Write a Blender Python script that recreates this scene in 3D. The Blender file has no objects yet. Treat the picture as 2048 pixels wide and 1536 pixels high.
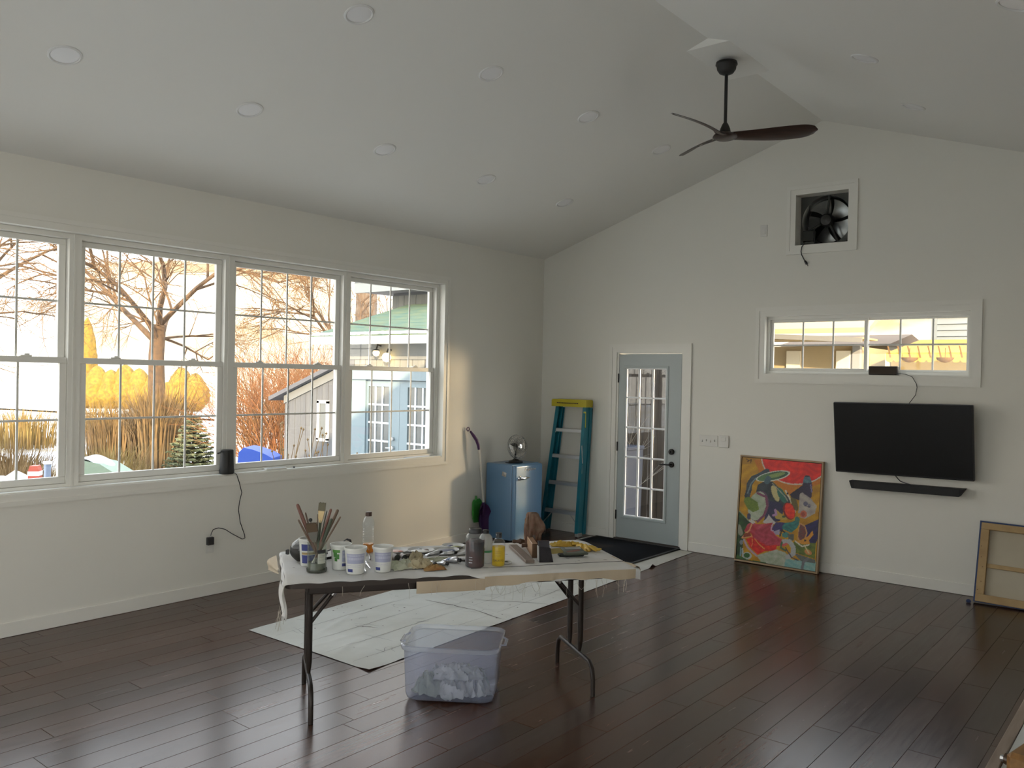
import bpy, math, random
import numpy as np
from mathutils import Vector, Matrix, Euler, noise as mnoise

C = bpy.context.scene.collection
S = bpy.context.scene
PI = math.pi

# ------------------------------------------------------------------ camera
cam_d = bpy.data.cameras.new('camera')
cam_d.sensor_width = 36.0
cam_d.lens = 1693.54 / 2048 * 36.0
cam_d.clip_start = 0.05
cam_d.clip_end = 600
cam = bpy.data.objects.new('camera', cam_d)
C.objects.link(cam)
YAW, PITCH, ROLL = 0.6819, -0.0088, 0.0200
CAM = Vector((6.0988, -8.0806, 1.7925))
_f = Vector((-math.sin(YAW) * math.cos(PITCH), math.cos(YAW) * math.cos(PITCH), math.sin(PITCH)))
_r0 = Vector((math.cos(YAW), math.sin(YAW), 0))
_u0 = _r0.cross(_f)
CR = _r0 * math.cos(ROLL) + _u0 * math.sin(ROLL)
CU = -_r0 * math.sin(ROLL) + _u0 * math.cos(ROLL)
CF = _f
cam.matrix_world = Matrix(((CR.x, CU.x, -CF.x, CAM.x), (CR.y, CU.y, -CF.y, CAM.y), (CR.z, CU.z, -CF.z, CAM.z), (0, 0, 0, 1)))
S.camera = cam

# ------------------------------------------------------------------ sky, sun, exposure
S.view_settings.view_transform = 'Standard'
S.view_settings.look = 'None'
S.view_settings.gamma = 1.0
S.view_settings.use_curve_mapping = False
S.view_settings.exposure = 0.08
SKY = 5.0
SUN_E = 11.0
w = bpy.data.worlds.new('world')
S.world = w
w.use_nodes = True
nt = w.node_tree
nt.nodes.clear()
o_ = nt.nodes.new('ShaderNodeOutputWorld')
bg = nt.nodes.new('ShaderNodeBackground')
tc = nt.nodes.new('ShaderNodeTexCoord')
sx = nt.nodes.new('ShaderNodeSeparateXYZ')
rp = nt.nodes.new('ShaderNodeValToRGB')
rp.color_ramp.elements[0].position = 0.0
rp.color_ramp.elements[0].color = (1.0, 0.93, 0.80, 1)
rp.color_ramp.elements[1].position = 0.7
rp.color_ramp.elements[1].color = (0.72, 0.86, 1.0, 1)
e_ = rp.color_ramp.elements.new(0.25)
e_.color = (0.955, 0.965, 0.965, 1)
nt.links.new(tc.outputs['Generated'], sx.inputs[0])
nt.links.new(sx.outputs['Z'], rp.inputs[0])
nt.links.new(rp.outputs[0], bg.inputs[0])
nt.links.new(bg.outputs[0], o_.inputs[0])
bg.inputs[1].default_value = SKY

sun_d = bpy.data.lights.new('sun', 'SUN')
sun_d.energy = SUN_E
sun_d.color = (1.0, 0.80, 0.52)
sun_d.angle = math.radians(1.2)
sun = bpy.data.objects.new('sun', sun_d)
C.objects.link(sun)
sun.location = (20, -20, 15)
sun.rotation_euler = Vector((-0.616, 0.711, -0.341)).to_track_quat('-Z', 'Y').to_euler()

def area(name, loc, direction, sx_, sy_, power, col, portal=False, spread=180):
    d = bpy.data.lights.new(name, 'AREA')
    d.shape = 'RECTANGLE'
    d.size, d.size_y = sx_, sy_
    d.energy = power
    d.color = col
    d.spread = math.radians(spread)
    if portal:
        d.cycles.is_portal = True
    ob = bpy.data.objects.new(name, d)
    C.objects.link(ob)
    ob.location = loc
    ob.rotation_euler = Vector(direction).to_track_quat('-Z', 'Z').to_euler()
    return ob
# sampling portals in the seen and the added window openings (they emit nothing themselves)
area('window_portal', (-0.26, -4.16, 1.84), (1, 0, 0), 4.9, 1.8, 1, (1, 1, 1), True)
area('window_portal', (3.66, 0.26, 2.15), (0, -1, 0), 1.8, 0.56, 1, (1, 1, 1), True)
area('window_portal', (1.42, 0.16, 1.1), (0, -1, 0), 0.5, 1.64, 1, (1, 1, 1), True)
area('window_portal', (6.80, -7.5, 1.83), (-1, 0, 0), 2.8, 1.85, 1, (1, 1, 1), True)
area('window_portal', (3.2, -9.42, 1.28), (0, 1, 0), 5.4, 2.35, 1, (1, 1, 1), True)
S.cycles.max_bounces = 8
S.cycles.diffuse_bounces = 4
S.cycles.use_adaptive_sampling = True
S.cycles.adaptive_threshold = 0.06
S.cycles.glossy_bounces = 3
S.cycles.transmission_bounces = 6
S.cycles.transparent_max_bounces = 16
S.cycles.caustics_reflective = False
S.cycles.caustics_refractive = False
S.cycles.sample_clamp_indirect = 6.0

# ------------------------------------------------------------------ helpers
def lin(c):
    c = c / 255.0
    return c / 12.92 if c <= 0.04045 else ((c + 0.055) / 1.055) ** 2.4

def rgb(r, g, b):
    return (lin(r), lin(g), lin(b))

MATS = {}
def mat(name, col, rough=0.5, metal=0.0, spec=0.5, var=None, vscale=8.0, vstretch=(1, 1, 1), bump=0.0, bscale=40.0,
        coat=0.0, objrand=0.0, emit=None, sub=None):
    """principled material; var = second colour mixed in by noise in object space"""
    if name in MATS:
        return MATS[name]
    m = bpy.data.materials.new(name)
    m.use_nodes = True
    n = m.node_tree.nodes
    l = m.node_tree.links
    p = n['Principled BSDF']
    p.inputs['Base Color'].default_value = (*col, 1)
    p.inputs['Roughness'].default_value = rough
    p.inputs['Metallic'].default_value = metal
    p.inputs['Specular IOR Level'].default_value = spec
    if coat:
        p.inputs['Coat Weight'].default_value = coat
        p.inputs['Coat Roughness'].default_value = 0.08
    if emit:
        p.inputs['Emission Color'].default_value = (*emit[0], 1)
        p.inputs['Emission Strength'].default_value = emit[1]
    t = mp = None
    if var is not None or bump or objrand:
        t = n.new('ShaderNodeTexCoord')
        mp = n.new('ShaderNodeMapping')
        mp.inputs['Scale'].default_value = vstretch
        l.new(t.outputs['Object'], mp.inputs['Vector'])
        if objrand:
            oi = n.new('ShaderNodeObjectInfo')
            mm = n.new('ShaderNodeMath'); mm.operation = 'MULTIPLY'; mm.inputs[1].default_value = 37.0
            cx = n.new('ShaderNodeCombineXYZ')
            l.new(oi.outputs['Random'], mm.inputs[0])
            for i in range(3):
                l.new(mm.outputs[0], cx.inputs[i])
            l.new(cx.outputs[0], mp.inputs['Location'])
    last = None
    if var is not None:
        nz = n.new('ShaderNodeTexNoise')
        nz.inputs['Scale'].default_value = vscale
        nz.inputs['Detail'].default_value = 5
        l.new(mp.outputs[0], nz.inputs['Vector'])
        r = n.new('ShaderNodeValToRGB')
        r.color_ramp.elements[0].position = 0.35
        r.color_ramp.elements[0].color = (*col, 1)
        r.color_ramp.elements[1].position = 0.68
        r.color_ramp.elements[1].color = (*var, 1)
        l.new(nz.outputs['Fac'], r.inputs[0])
        last = r.outputs[0]
        l.new(last, p.inputs['Base Color'])
    if objrand:
        hs = n.new('ShaderNodeHueSaturation')
        ma = n.new('ShaderNodeMapRange')
        ma.inputs['To Min'].default_value = 1 - objrand
        ma.inputs['To Max'].default_value = 1 + objrand
        oi2 = n.new('ShaderNodeObjectInfo')
        l.new(oi2.outputs['Random'], ma.inputs['Value'])
        l.new(ma.outputs[0], hs.inputs['Value'])
        if last is not None:
            l.new(last, hs.inputs['Color'])
        else:
            hs.inputs['Color'].default_value = (*col, 1)
        l.new(hs.outputs[0], p.inputs['Base Color'])
    if bump:
        nb = n.new('ShaderNodeTexNoise')
        nb.inputs['Scale'].default_value = bscale
        nb.inputs['Detail'].default_value = 6
        l.new(mp.outputs[0], nb.inputs['Vector'])
        b = n.new('ShaderNodeBump')
        b.inputs['Strength'].default_value = bump
        b.inputs['Distance'].default_value = 0.01
        l.new(nb.outputs['Fac'], b.inputs['Height'])
        l.new(b.outputs[0], p.inputs['Normal'])
    MATS[name] = m
    return m

def glassmat(name, tint=(1, 1, 1), diff=None, dfac=0.0, gloss_rough=0.02, ior=1.45):
    """thin clear sheet: transparent, glossy by fresnel, optionally milky"""
    if name in MATS:
        return MATS[name]
    m = bpy.data.materials.new(name)
    m.use_nodes = True
    n = m.node_tree.nodes
    l = m.node_tree.links
    n.clear()
    out = n.new('ShaderNodeOutputMaterial')
    tr = n.new('ShaderNodeBsdfTransparent'); tr.inputs[0].default_value = (*tint, 1)
    gl = n.new('ShaderNodeBsdfGlossy'); gl.inputs['Roughness'].default_value = gloss_rough
    fr = n.new('ShaderNodeFresnel')
    ge = n.new('ShaderNodeNewGeometry'); mr = n.new('ShaderNodeMapRange')
    mr.inputs['To Min'].default_value = ior; mr.inputs['To Max'].default_value = 1 / ior   # same reflectance from both sides
    l.new(ge.outputs['Backfacing'], mr.inputs['Value']); l.new(mr.outputs[0], fr.inputs[0])
    mx = n.new('ShaderNodeMixShader')
    base = tr.outputs[0]
    if diff is not None:
        df = n.new('ShaderNodeBsdfDiffuse'); df.inputs[0].default_value = (*diff, 1)
        tl = n.new('ShaderNodeBsdfTranslucent'); tl.inputs[0].default_value = (*diff, 1)
        m0 = n.new('ShaderNodeMixShader'); m0.inputs[0].default_value = 0.5
        l.new(df.outputs[0], m0.inputs[1]); l.new(tl.outputs[0], m0.inputs[2])
        m1 = n.new('ShaderNodeMixShader'); m1.inputs[0].default_value = dfac
        l.new(tr.outputs[0], m1.inputs[1]); l.new(m0.outputs[0], m1.inputs[2])
        base = m1.outputs[0]
    l.new(fr.outputs[0], mx.inputs[0])
    l.new(base, mx.inputs[1]); l.new(gl.outputs[0], mx.inputs[2])
    l.new(mx.outputs[0], out.inputs[0])
    MATS[name] = m
    return m

class MB:
    """collects verts/faces; .build() links ONE mesh object"""
    def __init__(self):
        self.v = []; self.f = []; self.mi = []; self.T = None; self.m = 0
    def add(self, vs, fs):
        k = len(self.v)
        if self.T is not None:
            vs = [tuple(self.T @ Vector(p)) for p in vs]
        self.v.extend(tuple(p) for p in vs)
        self.f.extend(tuple(i + k for i in f) for f in fs)
        self.mi.extend([self.m] * len(fs))
        return self
    def box(self, c, s, R=None, ch=0.0):
        hx, hy, hz = s[0] / 2, s[1] / 2, s[2] / 2
        ch = min(ch, hx * .9, hy * .9, hz * .9)
        vs = []; fs = []
        if ch <= 0:
            vs = [(x * hx, y * hy, z * hz) for x in (-1, 1) for y in (-1, 1) for z in (-1, 1)]
            fs = [(0, 1, 3, 2), (4, 6, 7, 5), (0, 4, 5, 1), (2, 3, 7, 6), (0, 2, 6, 4), (1, 5, 7, 3)]
        else:
            idx = {}
            for x in (-1, 1):
                for y in (-1, 1):
                    for z in (-1, 1):
                        for a in range(3):
                            p = [x * (hx - ch), y * (hy - ch), z * (hz - ch)]
                            p[a] = (x * hx, y * hy, z * hz)[a]
                            idx[(x, y, z, a)] = len(vs); vs.append(tuple(p))
            g = lambda x, y, z, a: idx[(x, y, z, a)]
            for sgn in (-1, 1):
                q = [g(sgn, -1, -1, 0), g(sgn, 1, -1, 0), g(sgn, 1, 1, 0), g(sgn, -1, 1, 0)]; fs.append(q if sgn > 0 else q[::-1])
                q = [g(-1, sgn, -1, 1), g(1, sgn, -1, 1), g(1, sgn, 1, 1), g(-1, sgn, 1, 1)]; fs.append(q[::-1] if sgn > 0 else q)
                q = [g(-1, -1, sgn, 2), g(1, -1, sgn, 2), g(1, 1, sgn, 2), g(-1, 1, sgn, 2)]; fs.append(q if sgn > 0 else q[::-1])
            for x in (-1, 1):
                for y in (-1, 1):
                    fs.append([g(x, y, -1, 0), g(x, y, 1, 0), g(x, y, 1, 1), g(x, y, -1, 1)])
                    fs.append([g(x, -1, y, 0), g(x, 1, y, 0), g(x, 1, y, 2), g(x, -1, y, 2)])
                    fs.append([g(-1, x, y, 1), g(1, x, y, 1), g(1, x, y, 2), g(-1, x, y, 2)])
                    for z in (-1, 1):
                        fs.append([g(x, y, z, 0), g(x, y, z, 1), g(x, y, z, 2)])
        c = Vector(c)
        if R is not None:
            vs = [tuple(c + R @ Vector(p)) for p in vs]
        else:
            vs = [(p[0] + c.x, p[1] + c.y, p[2] + c.z) for p in vs]
        return self.add(vs, fs)
    def bb(self, x0, x1, y0, y1, z0, z1, ch=0.0):
        return self.box(((x0 + x1) / 2, (y0 + y1) / 2, (z0 + z1) / 2), (abs(x1 - x0), abs(y1 - y0), abs(z1 - z0)), None, ch)
    def tube(self, pts, r, n=8, caps=True, flat=1.0):
        pts = [Vector(p) for p in pts]
        rs = r if isinstance(r, (list, tuple)) else [r] * len(pts)
        vs = []; fs = []
        up = None
        for i, p in enumerate(pts):
            t = (pts[min(i + 1, len(pts) - 1)] - pts[max(i - 1, 0)])
            if t.length < 1e-9:
                t = Vector((0, 0, 1))
            t.normalize()
            if up is None:
                a = Vector((0, 0, 1)) if abs(t.z) < 0.9 else Vector((1, 0, 0))
                up = (a - t * a.dot(t)).normalized()
            else:
                up = (up - t * up.dot(t))
                up = up.normalized() if up.length > 1e-6 else t.orthogonal().normalized()
            sd = t.cross(up)
            for k in range(n):
                an = 2 * PI * k / n
                vs.append(p + (sd * math.cos(an) + up * math.sin(an) * flat) * rs[i])
        for i in range(len(pts) - 1):
            for k in range(n):
                a = i * n + k; b = i * n + (k + 1) % n
                fs.append((a, b, b + n, a + n))
        if caps:
            fs.append(tuple(range(n))[::-1])
            fs.append(tuple((len(pts) - 1) * n + k for k in range(n)))
        return self.add(vs, fs)
    def lathe(self, prof, n=24, c=(0, 0, 0), R=None, a0=0, a1=2 * PI):
        full = abs(a1 - a0 - 2 * PI) < 1e-6
        m = n if full else n + 1
        vs = []; fs = []
        for (r, z) in prof:
            for k in range(m):
                a = a0 + (a1 - a0) * k / n
                vs.append(Vector((r * math.cos(a), r * math.sin(a), z)))
        for i in range(len(prof) - 1):
            for k in range(n):
                k2 = (k + 1) % m
                fs.append((i * m + k, i * m + k2, (i + 1) * m + k2, (i + 1) * m + k))
        if full:
            if prof[0][0] > 1e-5: fs.append(tuple(range(m))[::-1])
            if prof[-1][0] > 1e-5: fs.append(tuple((len(prof) - 1) * m + k for k in range(m)))
        c = Vector(c)
        vs = [c + (R @ p if R is not None else p) for p in vs]
        return self.add(vs, fs)
    def olathe(self, prof, n=24, c=(0, 0, 0), R=None):
        """open lathe, no caps"""
        vs = []; fs = []
        for (r, z) in prof:
            for k in range(n):
                a = 2 * PI * k / n
                vs.append(Vector((r * math.cos(a), r * math.sin(a), z)))
        for i in range(len(prof) - 1):
            for k in range(n):
                k2 = (k + 1) % n
                fs.append((i * n + k, i * n + k2, (i + 1) * n + k2, (i + 1) * n + k))
        c = Vector(c)
        vs = [c + (R @ p if R is not None else p) for p in vs]
        return self.add(vs, fs)
    def prism(self, poly, h0, h1, fn):
        n = len(poly)
        vs = [fn(a, b, h0) for a, b in poly] + [fn(a, b, h1) for a, b in poly]
        fs = [tuple(range(n))[::-1], tuple(range(n, 2 * n))] + [(i, (i + 1) % n, (i + 1) % n + n, i + n) for i in range(n)]
        return self.add(vs, fs)
    def grid(self, fn, nu, nv):
        vs = [fn(i / nu, j / nv) for j in range(nv + 1) for i in range(nu + 1)]
        fs = [(j * (nu + 1) + i, j * (nu + 1) + i + 1, (j + 1) * (nu + 1) + i + 1, (j + 1) * (nu + 1) + i) for j in range(nv) for i in range(nu)]
        return self.add(vs, fs)
    def quad(self, a, b, c, d):
        return self.add([a, b, c, d], [(0, 1, 2, 3)])
    def build(self, name, material, parent=None, smooth=None, kind=None, label=None):
        me = bpy.data.meshes.new(name)
        me.from_pydata([tuple(p) for p in self.v], [], self.f)
        ms = material if isinstance(material, (list, tuple)) else [material]
        for m in ms:
            me.materials.append(m)
        if len(ms) > 1:
            me.polygons.foreach_set('material_index', self.mi)
        import bmesh
        b = bmesh.new(); b.from_mesh(me)
        bmesh.ops.recalc_face_normals(b, faces=b.faces)
        b.to_mesh(me); b.free()
        if smooth is not None:
            me.polygons.foreach_set('use_smooth', [True] * len(me.polygons))
            me.set_sharp_from_angle(angle=math.radians(smooth))
        me.update()
        ob = bpy.data.objects.new(name, me)
        C.objects.link(ob)
        if parent is not None:
            ob.parent = parent
        if kind:
            ob['kind'] = kind
        if label:
            ob['label'] = label
        return ob

def tag(o, label, cat, group=None, kind=None):
    o['label'] = label; o['category'] = cat
    if group: o['group'] = group
    if kind: o['kind'] = kind
    return o

def thing(name, label, cat, loc=(0, 0, 0), rz=0.0, group=None, rot=None):
    o = bpy.data.objects.new(name, None)
    o.empty_display_size = 0.05
    C.objects.link(o)
    o.location = loc
    o.rotation_euler = rot if rot is not None else (0, 0, rz)
    return tag(o, label, cat, group)

def struct(name):
    o = bpy.data.objects.new(name, None)
    o.empty_display_size = 0.05
    C.objects.link(o)
    o['kind'] = 'structure'
    return o

def kids(o):
    return [x for x in bpy.data.objects if x.parent is o]

def dup(o, loc=None, rot=None, label=None, scale=None, parent=None):
    r = o.copy(); C.objects.link(r)
    if parent is not None: r.parent = parent
    if loc is not None: r.location = loc
    if rot is not None: r.rotation_euler = rot
    if scale is not None: r.scale = scale
    if label: r['label'] = label
    for ch in list(o.children):
        dup(ch, parent=r)
    return r

def RX(a): return Matrix.Rotation(a, 3, 'X')
def RY(a): return Matrix.Rotation(a, 3, 'Y')
def RZ(a): return Matrix.Rotation(a, 3, 'Z')
def align(d):
    """rotation matrix taking +Z to d"""
    return Vector(d).to_track_quat('Z', 'Y').to_matrix()

# ------------------------------------------------------------------ materials of the room
WALL = mat('white_wall_paint', (0.775, 0.752, 0.682), 0.6, spec=0.25, bump=0.05, bscale=180)
CEIL = mat('white_ceiling_paint', (0.83, 0.815, 0.77), 0.7, spec=0.2, bump=0.04, bscale=150)
TRIM = mat('white_trim_paint', (0.80, 0.778, 0.712), 0.38, spec=0.4)
VINYL = mat('white_window_vinyl', (0.79, 0.77, 0.71), 0.35)
PANE = glassmat('window_glass')
BLACK = mat('black_plastic', (0.018, 0.018, 0.02), 0.42)
BLACKM = mat('matte_black_metal', (0.022, 0.021, 0.02), 0.5, metal=0.3)
CHROME = mat('chrome', (0.75, 0.75, 0.76), 0.14, metal=1.0)
STEEL = mat('brushed_steel', (0.55, 0.55, 0.55), 0.32, metal=1.0)
ALU = mat('aluminium', (0.62, 0.63, 0.64), 0.42, metal=0.85)

def floor_mat():
    m = bpy.data.materials.new('dark_walnut_plank')
    m.use_nodes = True
    n = m.node_tree.nodes; l = m.node_tree.links
    p = n['Principled BSDF']
    tc = n.new('ShaderNodeTexCoord'); mp = n.new('ShaderNodeMapping'); mp.inputs['Scale'].default_value = (14, 1.1, 1)
    oi = n.new('ShaderNodeObjectInfo')
    ge = n.new('ShaderNodeNewGeometry')
    rnd = n.new('ShaderNodeMath'); rnd.operation = 'ADD'
    l.new(oi.outputs['Random'], rnd.inputs[0]); l.new(ge.outputs['Random Per Island'], rnd.inputs[1])
    fr = n.new('ShaderNodeMath'); fr.operation = 'FRACT'; l.new(rnd.outputs[0], fr.inputs[0])
    mu = n.new('ShaderNodeMath'); mu.operation = 'MULTIPLY'; mu.inputs[1].default_value = 53
    l.new(fr.outputs[0], mu.inputs[0])
    cx = n.new('ShaderNodeCombineXYZ')
    for i in range(3): l.new(mu.outputs[0], cx.inputs[i])
    l.new(tc.outputs['Object'], mp.inputs['Vector']); l.new(cx.outputs[0], mp.inputs['Location'])
    nz = n.new('ShaderNodeTexNoise'); nz.inputs['Scale'].default_value = 3.0; nz.inputs['Detail'].default_value = 5; nz.inputs['Roughness'].default_value = 0.55
    l.new(mp.outputs[0], nz.inputs['Vector'])
    r = n.new('ShaderNodeValToRGB')
    r.color_ramp.elements[0].position = 0.22; r.color_ramp.elements[0].color = (0.034, 0.0160, 0.0105, 1)
    r.color_ramp.elements[1].position = 0.80; r.color_ramp.elements[1].color = (0.086, 0.042, 0.0285, 1)
    l.new(nz.outputs['Fac'], r.inputs[0])
    hs = n.new('ShaderNodeHueSaturation')
    ma = n.new('ShaderNodeMapRange'); ma.inputs['To Min'].default_value = 0.62; ma.inputs['To Max'].default_value = 1.4
    l.new(fr.outputs[0], ma.inputs['Value']); l.new(ma.outputs[0], hs.inputs['Value'])
    ms = n.new('ShaderNodeMapRange'); ms.inputs['To Min'].default_value = 0.8; ms.inputs['To Max'].default_value = 1.25
    f2 = n.new('ShaderNodeMath'); f2.operation = 'FRACT'; l.new(mu.outputs[0], f2.inputs[0])
    l.new(f2.outputs[0], ms.inputs['Value']); l.new(ms.outputs[0], hs.inputs['Saturation'])
    l.new(r.outputs[0], hs.inputs['Color']); l.new(hs.outputs[0], p.inputs['Base Color'])
    rr = n.new('ShaderNodeMapRange'); rr.inputs['To Min'].default_value = 0.19; rr.inputs['To Max'].default_value = 0.31
    l.new(nz.outputs['Fac'], rr.inputs['Value']); l.new(rr.outputs[0], p.inputs['Roughness'])
    p.inputs['Specular IOR Level'].default_value = 0.55
    b = n.new('ShaderNodeBump'); b.inputs['Strength'].default_value = 0.07; b.inputs['Distance'].default_value = 0.002
    l.new(nz.outputs['Fac'], b.inputs['Height']); l.new(b.outputs[0], p.inputs['Normal'])
    return m
FLOORM = floor_mat()

# ------------------------------------------------------------------ the room
W_, D_ = 6.543, 9.3          # room width (x) and depth (-y)
HW, HR, XR = 3.194, 4.279, 3.2715
SL = (HR - HW) / XR

# floor: slab plus individual planks running along y
fl = MB().bb(-0.16, W_ + .16, -D_ - .16, 0.16, -0.30, -0.011).build('floor', mat('plywood_subfloor', (0.02, 0.015, 0.012), 0.9))
fl['kind'] = 'structure'
rng = random.Random(5)
PW = 0.1522
PL = 1.22
def plank_mesh(L):
    return MB().box((0, 0, -0.006), (PW - 0.0012, L - 0.0012, 0.012), None, 0.0012)
pm = plank_mesh(PL).build('plank', FLOORM, fl)
plank_me = pm.data
bpy.data.objects.remove(pm)
planks = []
for i in range(43):
    x = (i + 0.5) * PW
    y = -rng.uniform(0.05, PL)
    a = 0.0
    while a > -D_:
        b = max(y, -D_)
        if a - b > 0.02:
            planks.append((x, (a + b) / 2, a - b))
        a = b
        y = b - PL
def vis(p):
    d = Vector(p) - CAM
    z = d.dot(CF)
    if z < 0.3: return 9e9
    px = 1024 + 1693.5 * d.dot(CR) / z; py = 768 - 1693.5 * d.dot(CU) / z
    if -150 < px < 2200 and py < 1750: return z
    return 1e6 + z
planks.sort(key=lambda q: vis((q[0], q[1], 0)))
for k, (x, y, L) in enumerate(planks[:300]):
    o = bpy.data.objects.new('plank', plank_me); C.objects.link(o); o.parent = fl
    o.location = (x, y, 0); o.scale = (1, L / PL, 1)
rest = MB()
for (x, y, L) in planks[300:]:
    rest.box((x, y, -0.006), (PW - 0.0012, L - 0.0012, 0.012), None, 0.0012)
rest.build('plank_rows', FLOORM, fl, kind='stuff')

# left wall with the wide window opening
OY0, OY1, OZ0, OZ1 = -6.615, -1.709, 0.944, 2.735
wl = MB()
wl.bb(-0.16, 0, -D_, 0.15, -0.02, OZ0)
wl.bb(-0.16, 0, -D_, 0.15, OZ1, HW + 0.02)
wl.bb(-0.16, 0, -D_, OY0, OZ0, OZ1)
wl.bb(-0.16, 0, OY1, 0.15, OZ0, OZ1)
wl.build('wall_left', WALL, kind='structure')

# back (gable) wall: vertical strips with holes
def gtop(x): return HW + SL * x if x <= XR else HR - SL * (x - XR)
GX0, GX1, GZ0, GZ1 = 2.752, 4.568, 1.872, 2.434
EX0, EX1, EZ0, EZ1 = 3.035, 3.531, 3.112, 3.598
DX0, DX1, DZ1 = 1.05, 1.868, 2.085
cuts = [0, DX0, DX1, GX0, EX0, XR, EX1, GX1, W_]
wb = MB()
for a, b in zip(cuts[:-1], cuts[1:]):
    mid = (a + b) / 2
    segs = [(-0.02, None)]
    holes = []
    if DX0 <= mid <= DX1: holes.append((-0.02, DZ1))
    if GX0 <= mid <= GX1: holes.append((GZ0, GZ1))
    if EX0 <= mid <= EX1: holes.append((EZ0, EZ1))
    z = -0.02
    for h0, h1 in sorted(holes):
        if h0 > z + 1e-4:
            wb.bb(a, b, 0, 0.15, z, h0)
        z = h1
    wb.prism([(a, z), (b, z), (b, gtop(b) + .02), (a, gtop(a) + .02)], 0, 0.15, lambda p, q, h: (p, h, q))
wb.build('wall_back', WALL, kind='structure')

# right and front walls, out of the picture
wr = MB()
RY0, RY1, RZ0, RZ1 = -8.9, -6.1, 0.9, 2.75
wr.bb(W_, W_ + .16, -D_, 0.15, -0.02, RZ0)
wr.bb(W_, W_ + .16, -D_, 0.15, RZ1, HW + .02)
wr.bb(W_, W_ + .16, -D_, RY0, RZ0, RZ1)
wr.bb(W_, W_ + .16, RY1, 0.15, RZ0, RZ1)
wr.build('wall_right', WALL, kind='structure')
wn = struct('window_7')  # unseen window, added to bring more light onto the left wall
f = MB()
f.bb(W_ + .04, W_ + .12, RY0, RY1, RZ0, RZ0 + .05); f.bb(W_ + .04, W_ + .12, RY0, RY1, RZ1 - .05, RZ1)
for k in range(5):
    yy = RY0 + .03 + (RY1 - RY0 - .06) * k / 4
    f.bb(W_ + .04, W_ + .12, yy - .03, yy + .03, RZ0 + .05, RZ1 - .05)
f.build('window_frame', VINYL, wn)
MB().bb(W_ + .078, W_ + .082, RY0 + .03, RY1 - .03, RZ0 + .04, RZ1 - .04).build('pane', PANE, wn)
wf = MB()
FX0, FX1, FZ0, FZ1 = 0.5, 5.9, 0.1, 2.45
for a, b in ((-.16, FX0), (FX0, XR), (XR, FX1), (FX1, W_ + .16)):
    z_ = -.02
    if FX0 <= (a + b) / 2 <= FX1:
        wf.bb(a, b, -D_ - .15, -D_, -.02, FZ0); z_ = FZ1
    wf.prism([(a, z_), (b, z_), (b, gtop(b) + .02), (a, gtop(a) + .02)], -D_ - .15, -D_, lambda p, q, h: (p, h, q))
wf.build('wall_front', WALL, kind='structure')

wn = struct('window_6')  # unseen glazing added behind the camera for fill light
f = MB()
f.bb(FX0, FX1, -D_ - .11, -D_ - .03, FZ0, FZ0 + .06); f.bb(FX0, FX1, -D_ - .11, -D_ - .03, FZ1 - .06, FZ1)
for k in range(5):
    xx = FX0 + .03 + (FX1 - FX0 - .06) * k / 4
    f.bb(xx - .03, xx + .03, -D_ - .11, -D_ - .03, FZ0 + .06, FZ1 - .06)
f.build('window_frame', VINYL, wn)
MB().bb(FX0 + .04, FX1 - .04, -D_ - .072, -D_ - .068, FZ0 + .04, FZ1 - .04).build('pane', PANE, wn)

# ceiling: two slopes, with the flat mounting block on the ridge
ce = MB()
t = 0.14
ce.prism([(-0.16, HW - .16 * SL), (XR, HR), (XR, HR + t), (-0.16, HW - .16 * SL + t)], -D_ - .15, 0.15, lambda p, q, h: (p, h, q))
ce.prism([(XR, HR), (W_ + .16, HW - .16 * SL), (W_ + .16, HW - .16 * SL + t), (XR, HR + t)], -D_ - .15, 0.15, lambda p, q, h: (p, h, q))
ceo = ce.build('ceiling', CEIL, kind='structure')
MB().prism([(XR - .170, HR - .0565), (XR + .170, HR - .0565), (XR, HR + .01)], -2.42, -1.68, lambda p, q, h: (p, h, q)).build('mounting_block', CEIL, ceo)
ro = MB()
ro.prism([(-.55, HW - .55 * SL + t), (XR, HR + t), (XR, HR + t + .12), (-.55, HW - .55 * SL + t + .12)], -D_ - .5, 0.45, lambda p, q, h: (p, h, q))
ro.prism([(XR, HR + t), (W_ + .55, HW - .55 * SL + t), (W_ + .55, HW - .55 * SL + t + .12), (XR, HR + t + .12)], -D_ - .5, 0.45, lambda p, q, h: (p, h, q))
ro.build('roof', mat('grey_shingle', (0.12, 0.12, 0.12), 0.9), kind='structure')

# baseboards
BH = 0.098
MB().bb(0.0005, 0.014, -D_, -0.014, 0.001, BH, 0.003).build('baseboard_left', TRIM, kind='structure')
bbk = struct('baseboard_back')
MB().bb(0.001, 0.952, -0.014, -0.0005, 0.001, BH, 0.003).build('baseboard_board', TRIM, bbk)
MB().bb(1.968, W_ - .001, -0.014, -0.0005, 0.001, BH, 0.003).build('baseboard_board', TRIM, bbk)
MB().bb(W_ - .014, W_ - .0005, -D_, -0.014, 0.001, BH, 0.003).build('baseboard_right', TRIM, kind='structure')

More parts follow.
